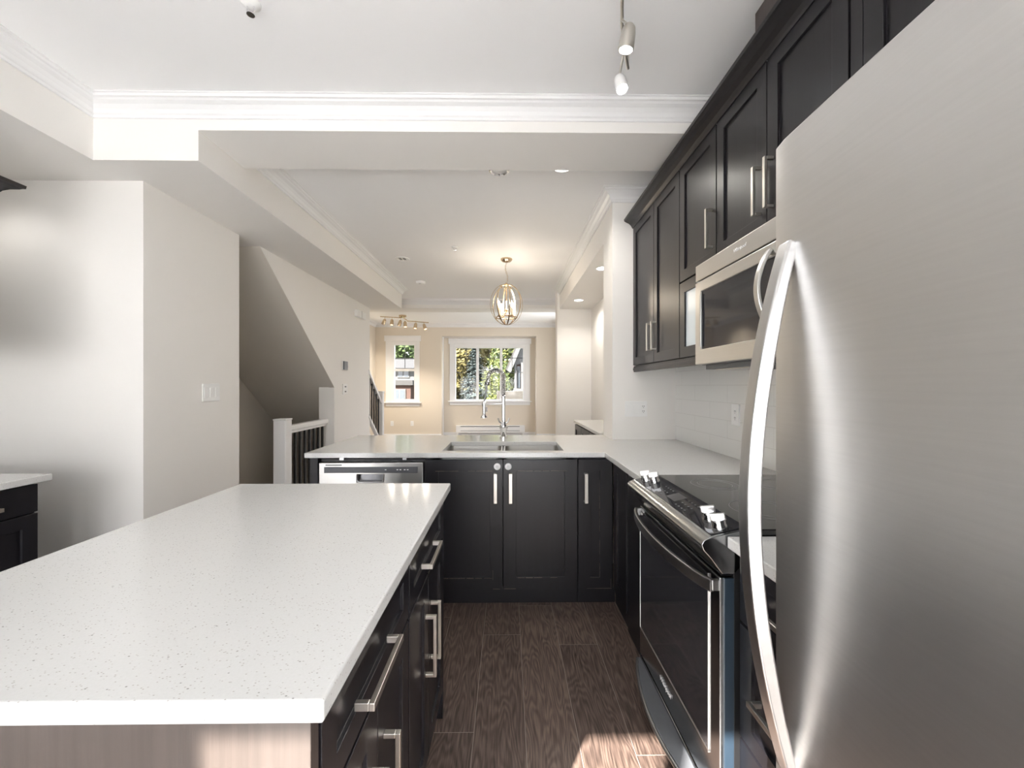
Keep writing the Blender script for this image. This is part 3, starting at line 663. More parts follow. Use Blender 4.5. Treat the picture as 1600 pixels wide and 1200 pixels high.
# touch panel lies on the sloping fascia top
def slope(X): return .910 + (X - .538) * (.020 / .087)
tp = MB()
tp.add([(x, y, slope(x) + dz) for dz in (.0004, .0022) for y in (RY0 + .012, RY1 - .012) for x in (.543, .636)], [(0, 1, 3, 2), (4, 6, 7, 5), (0, 4, 5, 1), (2, 3, 7, 6), (0, 2, 6, 4), (1, 5, 7, 3)])
tpo = tp.build('touch_panel', 'black_glass', rg, bevel=0)
for y0_ in (1.275, 1.47):
    mk = MB()
    for r_ in range(4):
        for c_ in range(3):
            x = .560 + c_ * .022; y = y0_ + r_ * .022
            mk.add([(x + a, y + b, slope(x) + .0026) for a, b in ((-.004, -.003), (.004, -.003), (.004, .003), (-.004, .003))], [(0, 1, 2, 3)])
    mk.build('key_marking', 'print_grey', tpo, bevel=0)
dsp = MB().add([(x, y, slope(x) + .0027) for x, y in ((.565, 1.37), (.61, 1.37), (.61, 1.44), (.565, 1.44))], [(0, 1, 2, 3)]); dsp.build('display', 'dark_steel', tpo, bevel=0)
nrm = Vector((-.224, 0, .975)).normalized()
for x, y in ((.575, 1.672), (.592, 1.625), (.588, 1.172), (.582, 1.106)):
    c = Vector((x, y, slope(x) + .002))
    k = MB().lathe([(.021, 0), (.021, .006), (.018, .012), (.018, .022), (.0165, .024), (0, .024)], c, nrm, 26).build('knob', 'chrome', rg, bevel=0, smooth=True)
    g = MB(); t1 = nrm.cross(Vector((0, 1, 0))).normalized(); a1 = Vector((.45, .9, 0)).normalized(); a1 = (a1 - nrm * a1.dot(nrm)).normalized(); a2 = nrm.cross(a1)
    a1, a2 = a2, a1
    p0 = c + nrm * .020
    g.add([p0 + a1 * u * .020 + a2 * v * .006 + nrm * h for h in (0, .020) for u, v in ((-1, -1), (1, -1), (1, 1), (-1, 1))], [(0, 1, 2, 3), (4, 5, 6, 7), (0, 1, 5, 4), (1, 2, 6, 5), (2, 3, 7, 6), (3, 0, 4, 7)])
    g.build('knob_grip', 'bright_steel', k, bevel=.003, seg=3)
# oven door
FO = face('-x', .60)
od = fbox(MB(), FO, RY0 + .008, RY1 - .006, .175, .80, 0, .036).build('oven_door', 'range_steel', rg, bevel=.004)
fbox(MB(), FO, RY0 + .065, RY1 - .022, .295, .782, .034, .0385).build('door_glass', 'black_glass', od, bevel=.002)
lin = MB()
fbox(lin, FO, RY0 + .062, RY0 + .0645, .285, .786, .0355, .040); fbox(lin, FO, RY1 - .022, RY1 - .019, .29, .70, .0355, .040); fbox(lin, FO, RY0 + .062, RY1 - .02, .289, .294, .0355, .040)
lin.build('door_trim', 'bright_steel', od, bevel=.0008)
hpts = []
for i in range(25):
    t = i / 24; y = RY0 + .012 + t * (RY1 - RY0 - .02); bow = .045 * (4 * t * (1 - t)) ** .75
    hpts.append((.548 - bow, y, .776))
MB().ribbon(hpts, (0, 0, 1), .034, .013).box(.545, .566, RY0 + .010, RY0 + .022, .762, .792).box(.545, .566, RY1 - .02, RY1 - .008, .762, .792).build('oven_handle', 'mid_steel', od, bevel=.003)
sl = MB()
for i in range(3): fbox(sl, FO, RY0 + .02, RY1 - .02, .800 - .004 + i * .004, .802 - .004 + i * .004, -.01, .02 + i * .004)
sl.build('door_vent', 'black_plastic', rg, bevel=0)
dr = MB(); fbox(dr, FO, RY0 + .008, RY1 - .006, .03, .165, 0, .036)
dro = dr.build('warming_drawer', 'range_steel', rg, bevel=.003)
lip = [(.570, RY0 + .012)] + [(.558 - .058 * math.sin(math.pi * i / 24) ** .8, RY0 + .012 + (RY1 - RY0 - .02) * i / 24) for i in range(25)] + [(.570, RY1 - .008)]
lo_ = MB().prism(lip, 'z', .142, .156).build('drawer_lip', 'grey_plastic', dro, bevel=.003, smooth=True)  # steel lip coloured dark grey to stand in for its dark reflection
MB().tube([(x - .002, y, .149) for x, y in lip[1:-1]], .0075, 10).build('lip_edge', 'mid_steel', lo_, bevel=0, smooth=True)
text_part('logo', 'Whirlpool', .024, (.5615, 1.44, .238), BAS_MX, 'print_white', od, shear=.2)
MB().box(.575, .60, RY0 + .002, RY0 + .009, .03, .80).build('side_trim', 'blue_trim', rg, bevel=.001)

# ------------------------------------------------------------------ refrigerator
fr = thing('refrigerator', (.9, .3, 0), 'large stainless refrigerator with bowed door handle', 'refrigerator')
FY0, FY1 = -.16, .752
MB().box(.575, 1.235, FY0 + .005, FY1 - .004, .02, 1.74).build('refrigerator_body', 'grey_plastic', fr, bevel=.004)
def convex_door(z0, z1, y0, y1, bulge=.008, n=28):
    poly = [(.57, y0), (.57, y1)]
    for i in range(n + 1):
        t = i / n; y = y1 - t * (y1 - y0); e = min(t, 1 - t) * (y1 - y0)
        rnd = .010 * max(0, 1 - e / .010) ** 2 if e < .010 else 0
        rnd *= .5
        poly.append((.495 - bulge * 4 * t * (1 - t) + rnd, y))
    return MB().prism(poly, 'z', z0, z1)
ud = convex_door(.632, 1.752, FY0, FY1).build('refrigerator_door', 'stainless_brushed', fr, bevel=.003, smooth=True)
convex_door(.045, .622, FY0, FY1).build('freezer_drawer', 'stainless_brushed', fr, bevel=.003, smooth=True)
hz = []; hw = []; htk = []
for i in range(41):
    t = i / 40; z = .635 + .925 * t; o = (math.sin(math.pi * t)) ** .9
    hz.append((.497 - .069 * o - .004, .705, z)); hw.append(.031); htk.append(.018 + .007 * min(1, o * 1.6))
MB().ribbon(hz, (0, 1, 0), hw, htk).build('refrigerator_handle', 'bright_steel', ud, bevel=.004, seg=3, smooth=True, label='bowed bright steel handle')

# ------------------------------------------------------------------ upper cabinets, microwave
FU = face('-x', .945)
def upper(label, y0, y1, z0, z1, doors, handles, extra=None):
    t = thing('wall_cabinet', (1.1, (y0 + y1) / 2, z0), label, 'cabinet', 'dark wall cabinets along the range wall')
    MB().box(.947, 1.249, y0, y1, z0, z1).build('cabinet_body', 'espresso', t)
    for (a, b, c, d), hd in zip(doors, handles):
        o = shaker(FU, a, b, c, d, stile=.056).build('door', 'espresso', t, bevel=.0012)
        if hd: put_handle(FU, hd[0], hd[1], .178, o)
    return t
UT = 2.475
upper('dark double door wall cabinet at the end beside the light switch wall', 2.175, 2.985, 1.455, UT,
      [(2.562, 2.978, 1.46, UT - .004), (2.177, 2.558, 1.46, UT - .004)], [(2.600, 1.625), (2.520, 1.625)])
u2 = upper('dark wall cabinet with small glass door below, next to the microwave', 1.789, 2.172, 1.86, UT, [(1.791, 2.170, 1.864, UT - .004)], [(1.822, 2.02)])
MB().box(.947, 1.249, 1.895, 2.172, 1.455, 1.86).build('lower_box', 'espresso', u2)
gd = cells([1.897, 1.945, 2.112, 2.170], [1.46, 1.515, 1.80, 1.856], .925, .945, lambda y, z: not (1.945 < y < 2.112 and 1.515 < z < 1.80), 'yz').build('glass_door', 'espresso', u2, bevel=.0012)
B(.934, .938, 1.945, 2.112, 1.515, 1.80).build('pane', 'frosted_glass', gd, bevel=0, label='pale frosted glass pane')
upper('dark double door wall cabinet above the microwave', 1.088, 1.786, 1.87, UT,
      [(1.440, 1.784, 1.874, UT - .004), (1.092, 1.436, 1.874, UT - .004)], [(1.472, 2.02), (1.404, 2.02)])
upper('dark double door wall cabinet above the refrigerator', -.14, 1.07, 2.08, UT, [(.465, 1.045, 2.085, UT - .004), (-.13, .461, 2.085, UT - .004)], [None, None])
CC = [(.0, -.005), (.004, -.005), (.008, .004), (.016, .018), (.032, .032), (.050, .040), (.058, .046), (.064, .048), (.066, .062), (.0, .062)]
sweep_profile([(.925, 2.985), (.925, -.14)], [(a, UT + b) for a, b in CC], 1).build('cornice_moulding', 'espresso', bevel=0, kind='thing', label='dark crown moulding along the top of the wall cabinets', cat='moulding')
MB().box(.930, .948, 1.895, 2.985, 1.412, 1.453).box(.926, .93, 1.895, 2.985, 1.424, 1.44).build('light_rail', 'espresso', bevel=.001, label='dark valance strip under the wall cabinets beside the microwave', cat='moulding')
B(.875, .99, 1.28, 1.425, UT + .064, UT + .15).build('riser_block', 'espresso_wood', bevel=.002, label='small dark wooden block on top of the wall cabinets', cat='block')

mw = thing('microwave', (1.05, 1.49, 1.40), 'stainless over the range microwave with curved handle', 'microwave')
MY0, MY1 = 1.105, 1.873
MB().box(.90, 1.249, MY0, MY1 - .003, 1.405, 1.855).build('microwave_body', 'dark_steel', mw, bevel=.002)
FM = face('-x', .90)
fbox(MB(), FM, MY0, MY1, 1.789, 1.862, 0, .028).build('vent_grille', 'stainless', mw, bevel=.003)
mdr = MB()
ya, yb_, za, zb = MY0 + .20, MY1 - .055, 1.475, 1.735
md = cells([MY0 + .002, ya, yb_, MY1 - .001], [1.407, za, zb, 1.783], .870, .898, lambda y, z: not (ya < y < yb_ and za < z < zb), 'yz').build('microwave_door', 'stainless', mw, bevel=.004, seg=3)
B(.876, .884, ya - .001, yb_ + .001, za - .001, zb + .001).build('door_glass', 'black_glass', md, bevel=0)
MB().tube([(.869, yb_ - .002, za + .012), (.869, yb_ - .001, zb - .012)], .0045, 8).build('door_trim', 'bright_steel', md, bevel=0, smooth=True)
hpm = []
for i in range(21):
    t = i / 20; hpm.append((.868 - .045 * math.sin(math.pi * t) ** .8, MY0 + .225, 1.50 + .26 * t))
MB().ribbon(hpm, (0, 1, 0), .024, .012).build('microwave_handle', 'stainless', md, bevel=.003, smooth=True)
text_part('logo', 'Whirlpool', .020, (.8715, 1.515, 1.828), BAS_MX, 'print_white', mw, shear=.2)
MB().box(.905, 1.2, MY0 + .03, MY1 - .03, 1.385, 1.405).build('underside_panel', 'grey_plastic', mw, bevel=.002)
MB().box(.93, 1.02, 1.55, 1.80, 1.380, 1.3855).build('grease_filter', 'stainless', mw, bevel=.001)

B(.927, .9468, 1.049, 1.0865, 2.085, UT - .004).build('filler_strip', 'espresso', bevel=.001, label='narrow dark filler strip between the microwave cabinet and the refrigerator cabinet', cat='cabinet panel')
# backsplash
structure('trim_backsplash', B(1.242, 1.2495, .77, 2.989, .9145, 1.455), 'splash_tile')

# ------------------------------------------------------------------ plates, thermostat, outlets
def plate(name, F, u0, u1, z0, z1, kinds, label, cat):
    t = thing(name, F((u0 + u1) / 2, z0, 0), label, cat)
    fbox(MB(), F, u0, u1, z0, z1, 0, .006).build('cover_plate', 'white_plastic', t, bevel=.002)
    n = len(kinds); W = abs(u1 - u0); 
    for i, kd in enumerate(kinds):
        c = min(u0, u1) + W * (i + .5) / n if n == 1 else min(u0, u1) + W * (.17 + .66 * i / (n - 1)); zc = (z0 + z1) / 2
        if kd == 's':
            a = fbox(MB(), F, c - .016, c + .016, zc - .033, zc + .033, .005, .0075)
            a.build('rocker', 'white_plastic', t, bevel=.0015)
        else:
            r_ = fbox(MB(), F, c - .016, c + .016, zc - .033, zc + .033, .005, .0070).build('receptacle', 'white_plastic', t, bevel=.001)
            s = MB()
            for dz in (-.018, .018):
                fbox(s, F, c - .007, c - .004, zc + dz - .002, zc + dz + .007, .006, .0075); fbox(s, F, c + .004, c + .007, zc + dz - .002, zc + dz + .007, .006, .0075)
                fbox(s, F, c - .002, c + .002, zc + dz - .010, zc + dz - .006, .006, .0075)
            s.build('slot', 'grey_plastic', r_, bevel=0)
plate('light_switch', face('+x', -2.035), 2.725, 2.885, 1.205, 1.325, 'sss', 'white triple rocker switch on the wall before the dark stairwell', 'light switch')
plate('light_switch', face('-y', 2.99), .868, 1.03, 1.083, 1.197, 'sso', 'white switch and outlet plate on the wall beside the dark cabinets', 'light switch')
plate('power_outlet', face('-x', 1.242), 2.153, 2.228, 1.095, 1.21, 'o', 'white outlet on the tiled backsplash near the refrigerator handle', 'outlet')
plate('power_outlet', face('-y', YW), -2.70, -2.63, .385, .50, 'o', 'white outlet low on the tan wall below the narrow window sill', 'outlet')
plate('power_outlet', face('-y', YW), -2.24, -2.17, .385, .50, 'o', 'white outlet low on the tan wall closer to the window niche', 'outlet')
FT = face('+x', -2.03)
th = thing('thermostat', FT(5.08, 1.51, 0), 'small dark thermostat on the white stair wall', 'thermostat')
fbox(MB(), FT, 5.0, 5.16, 1.505, 1.62, 0, .012).build('back_plate', 'white_plastic', th, bevel=.002)
fbox(MB(), FT, 5.0, 5.11, 1.51, 1.615, .012, .03).build('thermostat_body', 'grey_plastic', th, bevel=.003)
fbox(MB(), FT, 5.115, 5.135, 1.54, 1.56, .012, .022).build('dial', 'grey_plastic', th, bevel=.002)
ct = thing('wall_control', FT(5.08, 1.21, 0), 'small white control with dark buttons below the thermostat', 'control')
fbox(MB(), FT, 5.01, 5.15, 1.205, 1.335, 0, .010).build('cover_plate', 'white_plastic', ct, bevel=.003)
for z in (1.24, 1.30): fbox(MB(), FT, 5.06, 5.10, z - .008, z + .008, .009, .014).build('button', 'grey_plastic', ct, bevel=.001)
ch = thing('door_chime', FT(5.55, 2.22, 0), 'white door chime box high on the stair wall', 'chime')
fbox(MB(), FT, 5.40, 5.70, 2.235, 2.325, 0, .05).build('chime_cover', 'white_plastic', ch, bevel=.004)
fbox(MB(), FT, 5.53, 5.545, 2.235, 2.325, .048, .053).build('chime_rib', 'switch_grey', ch, bevel=0)

# baseboard heater under the big window
bh = thing('baseboard_heater', (-.4, YN - .05, .18), 'long white baseboard heater under the large window', 'heater')
MB().box(-1.23, .41, YN - .07, YN - .017, .19, .37).build('heater_body', 'white_plastic', bh, bevel=.004)
MB().box(-1.12, .29, YN - .073, YN - .068, .335, .35).box(-1.12, .29, YN - .073, YN - .068, .235, .245).build('heater_vent', 'dark_steel', bh, bevel=0)
for x in (-1.19, .37): B(x - .02, x + .02, YN - .07, YN - .017, 0, .19).build('foot', 'white_plastic', bh, bevel=.002)

# ------------------------------------------------------------------ left side buffet
ls = thing('buffet_cabinet', (-2.35, 1.0, 0), 'dark base cabinet with drawer on the wall opposite the range', 'cabinet')
MB().box(-2.945, -2.12, -.2, 1.842, .10, .884).box(-2.945, -2.17, -.2, 1.842, 0, .10).build('cabinet_body', 'espresso', ls)
FL = face('+x', -2.118)
for y0, y1 in ((1.30, 1.836), (.76, 1.296), (.22, .756)):
    d = fbox(MB(), FL, y0, y1, .752, .874, 0, .02).build('drawer', 'espresso', ls); put_handle(FL, (y0 + y1) / 2, .80, .24, d, vertical=False, wd=.016)
    d = shaker(FL, y0, y1, .115, .745).build('door', 'espresso', ls)
B(-2.945, -2.062, -.2, 1.862, .884, .914).build('buffet_countertop', 'quartz', bevel=.003, label='white quartz worktop on the dark cabinet opposite the range', cat='countertop')
lu = thing('buffet_wall_cabinet', (-2.45, 1.0, 1.43), 'dark wall cabinet with crown above the buffet worktop', 'cabinet')
MB().box(-2.945, -2.312, -.2, 1.855, 1.43, 2.19).build('cabinet_body', 'espresso', lu)
FLU = face('+x', -2.31)
for y0, y1 in ((1.32, 1.85), (.79, 1.316), (.26, .786)): shaker(FLU, y0, y1, 1.435, 2.15).build('door', 'espresso', lu)
sweep_profile([(-2.312, -.2), (-2.312, 1.855), (-2.945, 1.855)], [(a, 2.18 + b) for a, b in CC], 1).build('crown_moulding', 'espresso', lu, bevel=0)

# nook cabinet beyond the stub wall
nk = thing('nook_cabinet', (1.0, 4.1, 0), 'low dark cabinet in the lit nook beyond the peninsula', 'cabinet')
MB().box(.80, 1.245, 3.45, 4.70, 0, .884).build('cabinet_body', 'espresso', nk)
FK = face('-x', .80)
for y0, y1 in ((4.30, 4.69), (3.88, 4.29), (3.46, 3.87)): shaker(FK, y0, y1, .10, .87).build('door', 'espresso', nk)
FKY = face('+y', 4.70); 
B(.772, 1.249, 3.42, 4.73, .884, .914).build('nook_countertop', 'quartz', bevel=.003, label='white quartz worktop on the low nook cabinet', cat='countertop')

# ------------------------------------------------------------------ lamps and ceiling fittings
def downlight(x, y, z, label, power, col=(1, .95, .87), r=.055, lit=True, group='recessed ceiling lights'):
    t = thing('recessed_light', (x, y, z), label, 'ceiling light', group)
    MB().lathe([(r, 0), (r + .014, -.001), (r + .015, -.005), (r + .004, -.006), (r, 0)], (x, y, z - .0006), (0, 0, 1), 32).build('trim_ring', 'trim_white', t, bevel=0, smooth=True)
    MB().lathe([(r, -.0015), (r * .6, -.003), (0, -.003)], (x, y, z), (0, 0, 1), 28).build('lens', 'lamp_white' if lit else 'white_plastic', t, bevel=0, smooth=True)
    if lit: light('recessed_lamp', 'SPOT', (x, y, z - .02), power, col, spot_size=R(150), spot_blend=.6, shadow_soft_size=.05)
downlight(.948, 5.40, 2.455, 'recessed light over the far end of the nook', 20)
downlight(.925, 3.93, 2.455, 'recessed light over the nook beside the stub wall', 20)
downlight(.361, 2.66, ZC, 'recessed light just beyond the kitchen beam near the cabinets', 25)
downlight(-2.72, 1.93, 2.455, 'added unseen recessed light in the low soffit beside the buffet wall cabinet', 6, (1, .97, .92))  # extra lamp out of view, added to brighten the pantry wall
sp = thing('ceiling_speaker', (-.056, 2.70, ZC), 'round chrome ringed fitting in the ceiling just past the kitchen beam', 'ceiling fitting')
MB().lathe([(.052, 0), (.066, -.002), (.068, -.010), (.058, -.014), (.05, -.008), (.048, 0)], (-.056, 2.70, ZC - .0005), (0, 0, 1), 32).build('outer_ring', 'chrome', sp, bevel=0, smooth=True)
MB().lathe([(.05, -.001), (.03, -.004), (0, -.004)], (-.056, 2.70, ZC), (0, 0, 1), 28).build('inner_disc', 'white_plastic', sp, bevel=0, smooth=True)
vt = thing('ceiling_vent', (-1.187, 4.6, ZC), 'round white vent with dark louvres in the dining ceiling', 'vent')
MB().lathe([(.062, 0), (.078, -.002), (.078, -.007), (.066, -.010), (.06, -.004)], (-1.187, 4.6, ZC - .0005), (0, 0, 1), 32).build('outer_ring', 'white_plastic', vt, bevel=0, smooth=True)
v = MB()
for x in (-.03, -.015, .015, .03): v.box(-1.187 + x - .005, -1.187 + x + .005, 4.56, 4.64, ZC - .006, ZC - .001)
v.build('louvre', 'grey_plastic', vt, bevel=0)
sm = thing('smoke_detector', (-1.2, 5.62, ZC), 'white smoke detector on the dining ceiling', 'smoke detector')
MB().lathe([(.065, 0), (.065, -.012), (.055, -.03), (.03, -.036), (0, -.036)], (-1.2, 5.62, ZC - .0005), (0, 0, 1), 30).build('detector_shell', 'white_plastic', sm, bevel=0, smooth=True)
B(-1.215, -1.19, 5.58, 5.59, ZC - .036, ZC - .028).build('indicator', 'grey_plastic', sm, bevel=0)
def sprinkler(x, y, label):
    t = thing('sprinkler', (x, y, ZC), label, 'sprinkler', 'ceiling sprinklers')
    MB().lathe([(.035, 0), (.035, -.004), (.02, -.012), (.012, -.014), (0, -.014)], (x, y, ZC - .0005), (0, 0, 1), 24).build('escutcheon', 'white_plastic', t, bevel=0, smooth=True)
    MB().tube([(x - .012, y, ZC - .012), (x - .014, y, ZC - .03), (x, y, ZC - .042), (x + .014, y, ZC - .03), (x + .012, y, ZC - .012)], .003, 8).build('frame_arm', 'chrome', t, bevel=0, smooth=True)
    MB().lathe([(.014, 0), (.014, -.002), (0, -.002)], (x, y, ZC - .044), (0, 0, 1), 16).build('deflector', 'chrome', t, bevel=0, smooth=True)
sprinkler(-.965, 1.535, 'small sprinkler head on the kitchen ceiling'); sprinkler(-.545, 4.21, 'small sprinkler head on the dining ceiling near the chandelier')

# track light of the kitchen
tk = thing('track_light', (.42, 1.3, 2.66), 'nickel wavy track light with lit spot heads on the kitchen ceiling', 'track light')
def tz(p): return p
rail = [(.36, .55, 2.66), (.40, .75, 2.66), (.42, .95, 2.66), (.40, 1.15, 2.66), (.385, 1.30, 2.66), (.402, 1.42, 2.66), (.43, 1.52, 2.66), (.47, 1.62, 2.66), (.512, 1.72, 2.66)]
MB().tube(rail, .0065, 10).build('rail', 'brushed_nickel', tk, bevel=0, smooth=True)
MB().lathe([(.06, 0), (.06, -.012), (.05, -.024), (0, -.024)], (.40, .75, ZC - .0005), (0, 0, 1), 28).tube([(.40, .75, ZC - .02), (.40, .75, 2.66)], .006, 8).build('canopy', 'brushed_nickel', tk, bevel=0, smooth=True)
MB().tube([(.512, 1.72, 2.66), (.515, 1.725, ZC)], .005, 8).tube([(.36, .55, 2.66), (.36, .55, ZC)], .005, 8).build('standoff', 'brushed_nickel', tk, bevel=0, smooth=True)
def spot(parent, base, c, aim, r, ln, body, lens, stem_m, power, col, ang=70):
    d = (Vector(aim)).normalized(); c = Vector(c)
    s = MB().tube([base, c - d * ln * .5], .0045, 8).build('head_stem', stem_m, parent, bevel=0, smooth=True)
    MB().lathe([(0, -ln * .55), (r * .55, -ln * .55), (r * .85, -ln * .42), (r, -ln * .15), (r * 1.05, ln * .4), (r, ln * .45), (r * .9, ln * .44), (r * .85, ln * .36), (0, ln * .36)], c, d, 26).build('lamp_head', body, parent, bevel=0, smooth=True)
    MB().lathe([(r * .84, ln * .365), (r * .6, ln * .39), (0, ln * .40)], c, d, 22).build('lens', lens, parent, bevel=0, smooth=True)
    light('track_lamp', 'SPOT', c + d * ln * .5, power, col, spot_size=R(ang), spot_blend=.5, shadow_soft_size=.025, aim=c + d * 3)
spot(tk, (.420, 1.49, 2.66), (.437, 1.475, 2.575), (-.12, .15, -1), .027, .085, 'brushed_nickel', 'lamp_led', 'brushed_nickel', 12, (.97, .98, 1))
spot(tk, (.468, 1.62, 2.66), (.470, 1.68, 2.565), (.1, -.35, -1), .025, .075, 'white_plastic', 'lamp_led', 'brushed_nickel', 12, (.97, .98, 1))
spot(tk, (.41, 1.05, 2.66), (.43, 1.03, 2.575), (-.5, -.1, -1), .027, .085, 'brushed_nickel', 'lamp_led', 'brushed_nickel', 12, (.97, .98, 1))
spot(tk, (.375, .62, 2.66), (.36, .60, 2.575), (-.6, .1, -1), .027, .085, 'brushed_nickel', 'lamp_led', 'brushed_nickel', 12, (.97, .98, 1))

# living room track light
lt = thing('living_track_light', (-2.1, 8.3, 2.7), 'bronze six head track light on the living room ceiling', 'track light')
T0, T1, T2, T3 = Vector((-2.58, 8.25, 2.715)), Vector((-2.21, 8.30, 2.70)), Vector((-2.06, 8.30, 2.66)), Vector((-1.62, 8.35, 2.61))
MB().tube([T0, T1, (-2.15, 8.30, 2.705)], .009, 8).tube([(-2.12, 8.3, 2.69), T2, (-2.05, 8.30, 2.635), T3], .009, 8).build('rail', 'brass_nickel', lt, bevel=0, smooth=True)
MB().lathe([(.075, 0), (.075, -.03), (.05, -.045), (0, -.045)], (-2.14, 8.30, ZC - .0005), (0, 0, 1), 24).build('canopy', 'brass_nickel', lt, bevel=0, smooth=True)
for p, aim in ((T0.lerp(T1, .25), (-.4, 0, -1)), (T0.lerp(T1, .62), (0, -.2, -1)), (T1.lerp(T2, .2), (-.3, -.1, -1)), (T1.lerp(T2, .8), (.1, -.2, -1)), (T2.lerp(T3, .42), (-.1, -.2, -1)), (T2.lerp(T3, .78), (.4, -.2, -1))):
    p = Vector(p); d = Vector(aim).normalized()
    spot(lt, p, p + Vector((0, 0, -.05)) + d * .06, aim, .034, .12, 'brass_nickel', 'bulb_warm', 'brass_nickel', 28, (1, .89, .75), 140)

# chandelier
cx, cy = -.012, 4.60; zc = 2.232; RX = .186; RZ = .230
cl = thing('chandelier', (cx, cy, 2.0), 'globe chandelier of bent metal bands with candle bulbs on a chain', 'chandelier')
MB().lathe([(.066, 0), (.066, -.012), (.05, -.03), (.012, -.04), (0, -.04)], (cx, cy, ZC - .0005), (0, 0, 1), 30).build('canopy', 'brass_nickel', cl, bevel=0, smooth=True)
chn = MB()
for i in range(13):
    z = 2.705 - i * .019; a = (i % 2) * 90; off = .012 * math.sin(i / 12 * math.pi * 2)
    chn.tube([(cx - off + .006 * math.cos(R(t)) * math.cos(R(a)), cy + .006 * math.cos(R(t)) * math.sin(R(a)), z + .013 * math.sin(R(t))) for t in range(0, 360, 30)], .0018, 5, closed=True)
chn.build('chain', 'brass_nickel', cl, bevel=0, smooth=True)
MB().lathe([(.004, 0), (.012, .006), (.02, -.02), (.012, -.03), (.007, -.04), (.007, -.28), (.02, -.30), (0, -.31)], (cx, cy, 2.468), (0, 0, 1), 18).build('centre_stem', 'brass_nickel', cl, bevel=0, smooth=True)
for i in range(4):
    a = R(12 + 45 * i); pts = []
    for k in range(48):
        t = 2 * math.pi * k / 48; pts.append((cx + RX * math.cos(t) * math.cos(a), cy + RX * math.cos(t) * math.sin(a), zc + RZ * math.sin(t)))
    MB().ribbon(pts, (-math.sin(a), math.cos(a), 0), .013, .004, closed=True).build('globe_band', 'brass_nickel', cl, bevel=0, smooth=True)
rg_ = MB().tube([(cx + .118 * math.cos(R(t)), cy + .118 * math.sin(R(t)), 2.085) for t in range(0, 360, 10)], .006, 8, closed=True)
rg_.tube([(cx + .075 * math.cos(R(t)), cy + .075 * math.sin(R(t)), 2.435) for t in range(0, 360, 12)], .004, 8, closed=True).build('ring', 'brass_nickel', cl, bevel=0, smooth=True)
for i in range(4):
    a = R(35 + 90 * i); x, y = cx + .10 * math.cos(a), cy + .10 * math.sin(a)
    MB().tube([(cx, cy, 2.165), (cx + .05 * math.cos(a), cy + .05 * math.sin(a), 2.10), (x, y, 2.095)], .005, 8).lathe([(.018, 0), (.018, .005), (0, .005)], (x, y, 2.095), (0, 0, 1), 16).build('arm', 'brass_nickel', cl, bevel=0, smooth=True)
    cs = MB().lathe([(.011, 0), (.011, .085), (0, .085)], (x, y, 2.10), (0, 0, 1), 16).build('candle_sleeve', 'candle_sleeve', cl, bevel=0, smooth=True)
    MB().lathe([(.006, 0), (.014, .018), (.016, .032), (.010, .055), (.003, .072), (0, .074)], (x, y, 2.187), (0, 0, 1), 16).build('bulb', 'bulb_warm', cs, bevel=0, smooth=True)
    light('chandelier_lamp', 'POINT', (x, y, 2.275), 2.6, (1, .88, .72), shadow_soft_size=.03)

# ------------------------------------------------------------------ outside
structure('ground', B(-60, 60, 10.1, 90, -1.2, -.6), 'lawn')
structure('terrace_ground', B(-30, 30, -40, -1.16, -.4, -.1), 'concrete')
def leaf_cloud(mb, c, rad, n, size, rnd, mi=0):
    mb.cur = mi
    for _ in range(n):
        u = Vector((rnd.gauss(0, 1), rnd.gauss(0, 1), rnd.gauss(0, 1))).normalized() * rnd.uniform(.55, 1) ** .5
        p = Vector((c[0] + u.x * rad[0], c[1] + u.y * rad[1], c[2] + u.z * rad[2])); a = Vector((rnd.gauss(0, 1), rnd.gauss(0, 1), rnd.gauss(0, 1))).normalized(); b = a.orthogonal().normalized()
        s = size * rnd.uniform(.6, 1.4)
        mb.add([p - a * s, p + b * s * .6, p + a * s, p - b * s * .6], [(0, 1, 2, 3)])
def tree(name, x, y, h, cr, leaf, bark, label, seed, trunk=.12, low=.08, group='trees seen through the windows'):
    rnd = random.Random(seed); z0 = -.6
    t = thing(name, (x, y, z0), label, 'tree', group)
    tm = MB().tube([(x, y, z0 - .05), (x + rnd.uniform(-.15, .15), y, z0 + h * .4), (x + rnd.uniform(-.3, .3), y, z0 + h * .9)], [trunk, trunk * .7, trunk * .2], 8)
    for i in range(6):
        a = rnd.uniform(0, 6.28); zz = z0 + h * rnd.uniform(.35, .75)
        tm.tube([(x, y, zz), (x + math.cos(a) * cr * .7, y + math.sin(a) * cr * .7, zz + h * .14)], [trunk * .35, trunk * .1], 6)
    tm.build('trunk', bark, t, bevel=0, smooth=True)
    cm = MB()
    for i in range(44):
        zz = rnd.uniform(low, 1.0); w_ = cr * (1 - .55 * abs(zz - .5)); a = rnd.uniform(0, 6.28); q = rnd.uniform(0, .75) * w_
        leaf_cloud(cm, (x + q * math.cos(a), y + q * math.sin(a), z0 + h * zz), (w_ * .42, w_ * .42, h * .09), 140, .19, rnd)
    cm.build('crown', leaf, t, bevel=0)
TR = [(-9.0, 31, 11, 2.5, 'leaf_green', 'bark'), (-12.5, 38, 13, 2.6, 'leaf_green', 'bark'), (-5.8, 37, 12, 2.6, 'leaf_lime', 'bark'), (-3.1, 26.5, 9, 1.0, 'leaf_gold', 'birch_bark'), (-2.1, 30, 9.5, 1.0, 'leaf_gold', 'birch_bark'),
      (-2.7, 44, 12, 2.8, 'leaf_lime', 'birch_bark'), (-.1, 37, 11, 2.4, 'leaf_lime', 'bark'), (2.0, 31.5, 9.5, 2.0, 'leaf_lime', 'bark'), (5.4, 38, 10, 2.4, 'leaf_green', 'bark'), (-9.0, 45, 14, 2.8, 'leaf_green', 'bark'), (3.2, 45, 12, 2.6, 'leaf_lime', 'bark')]
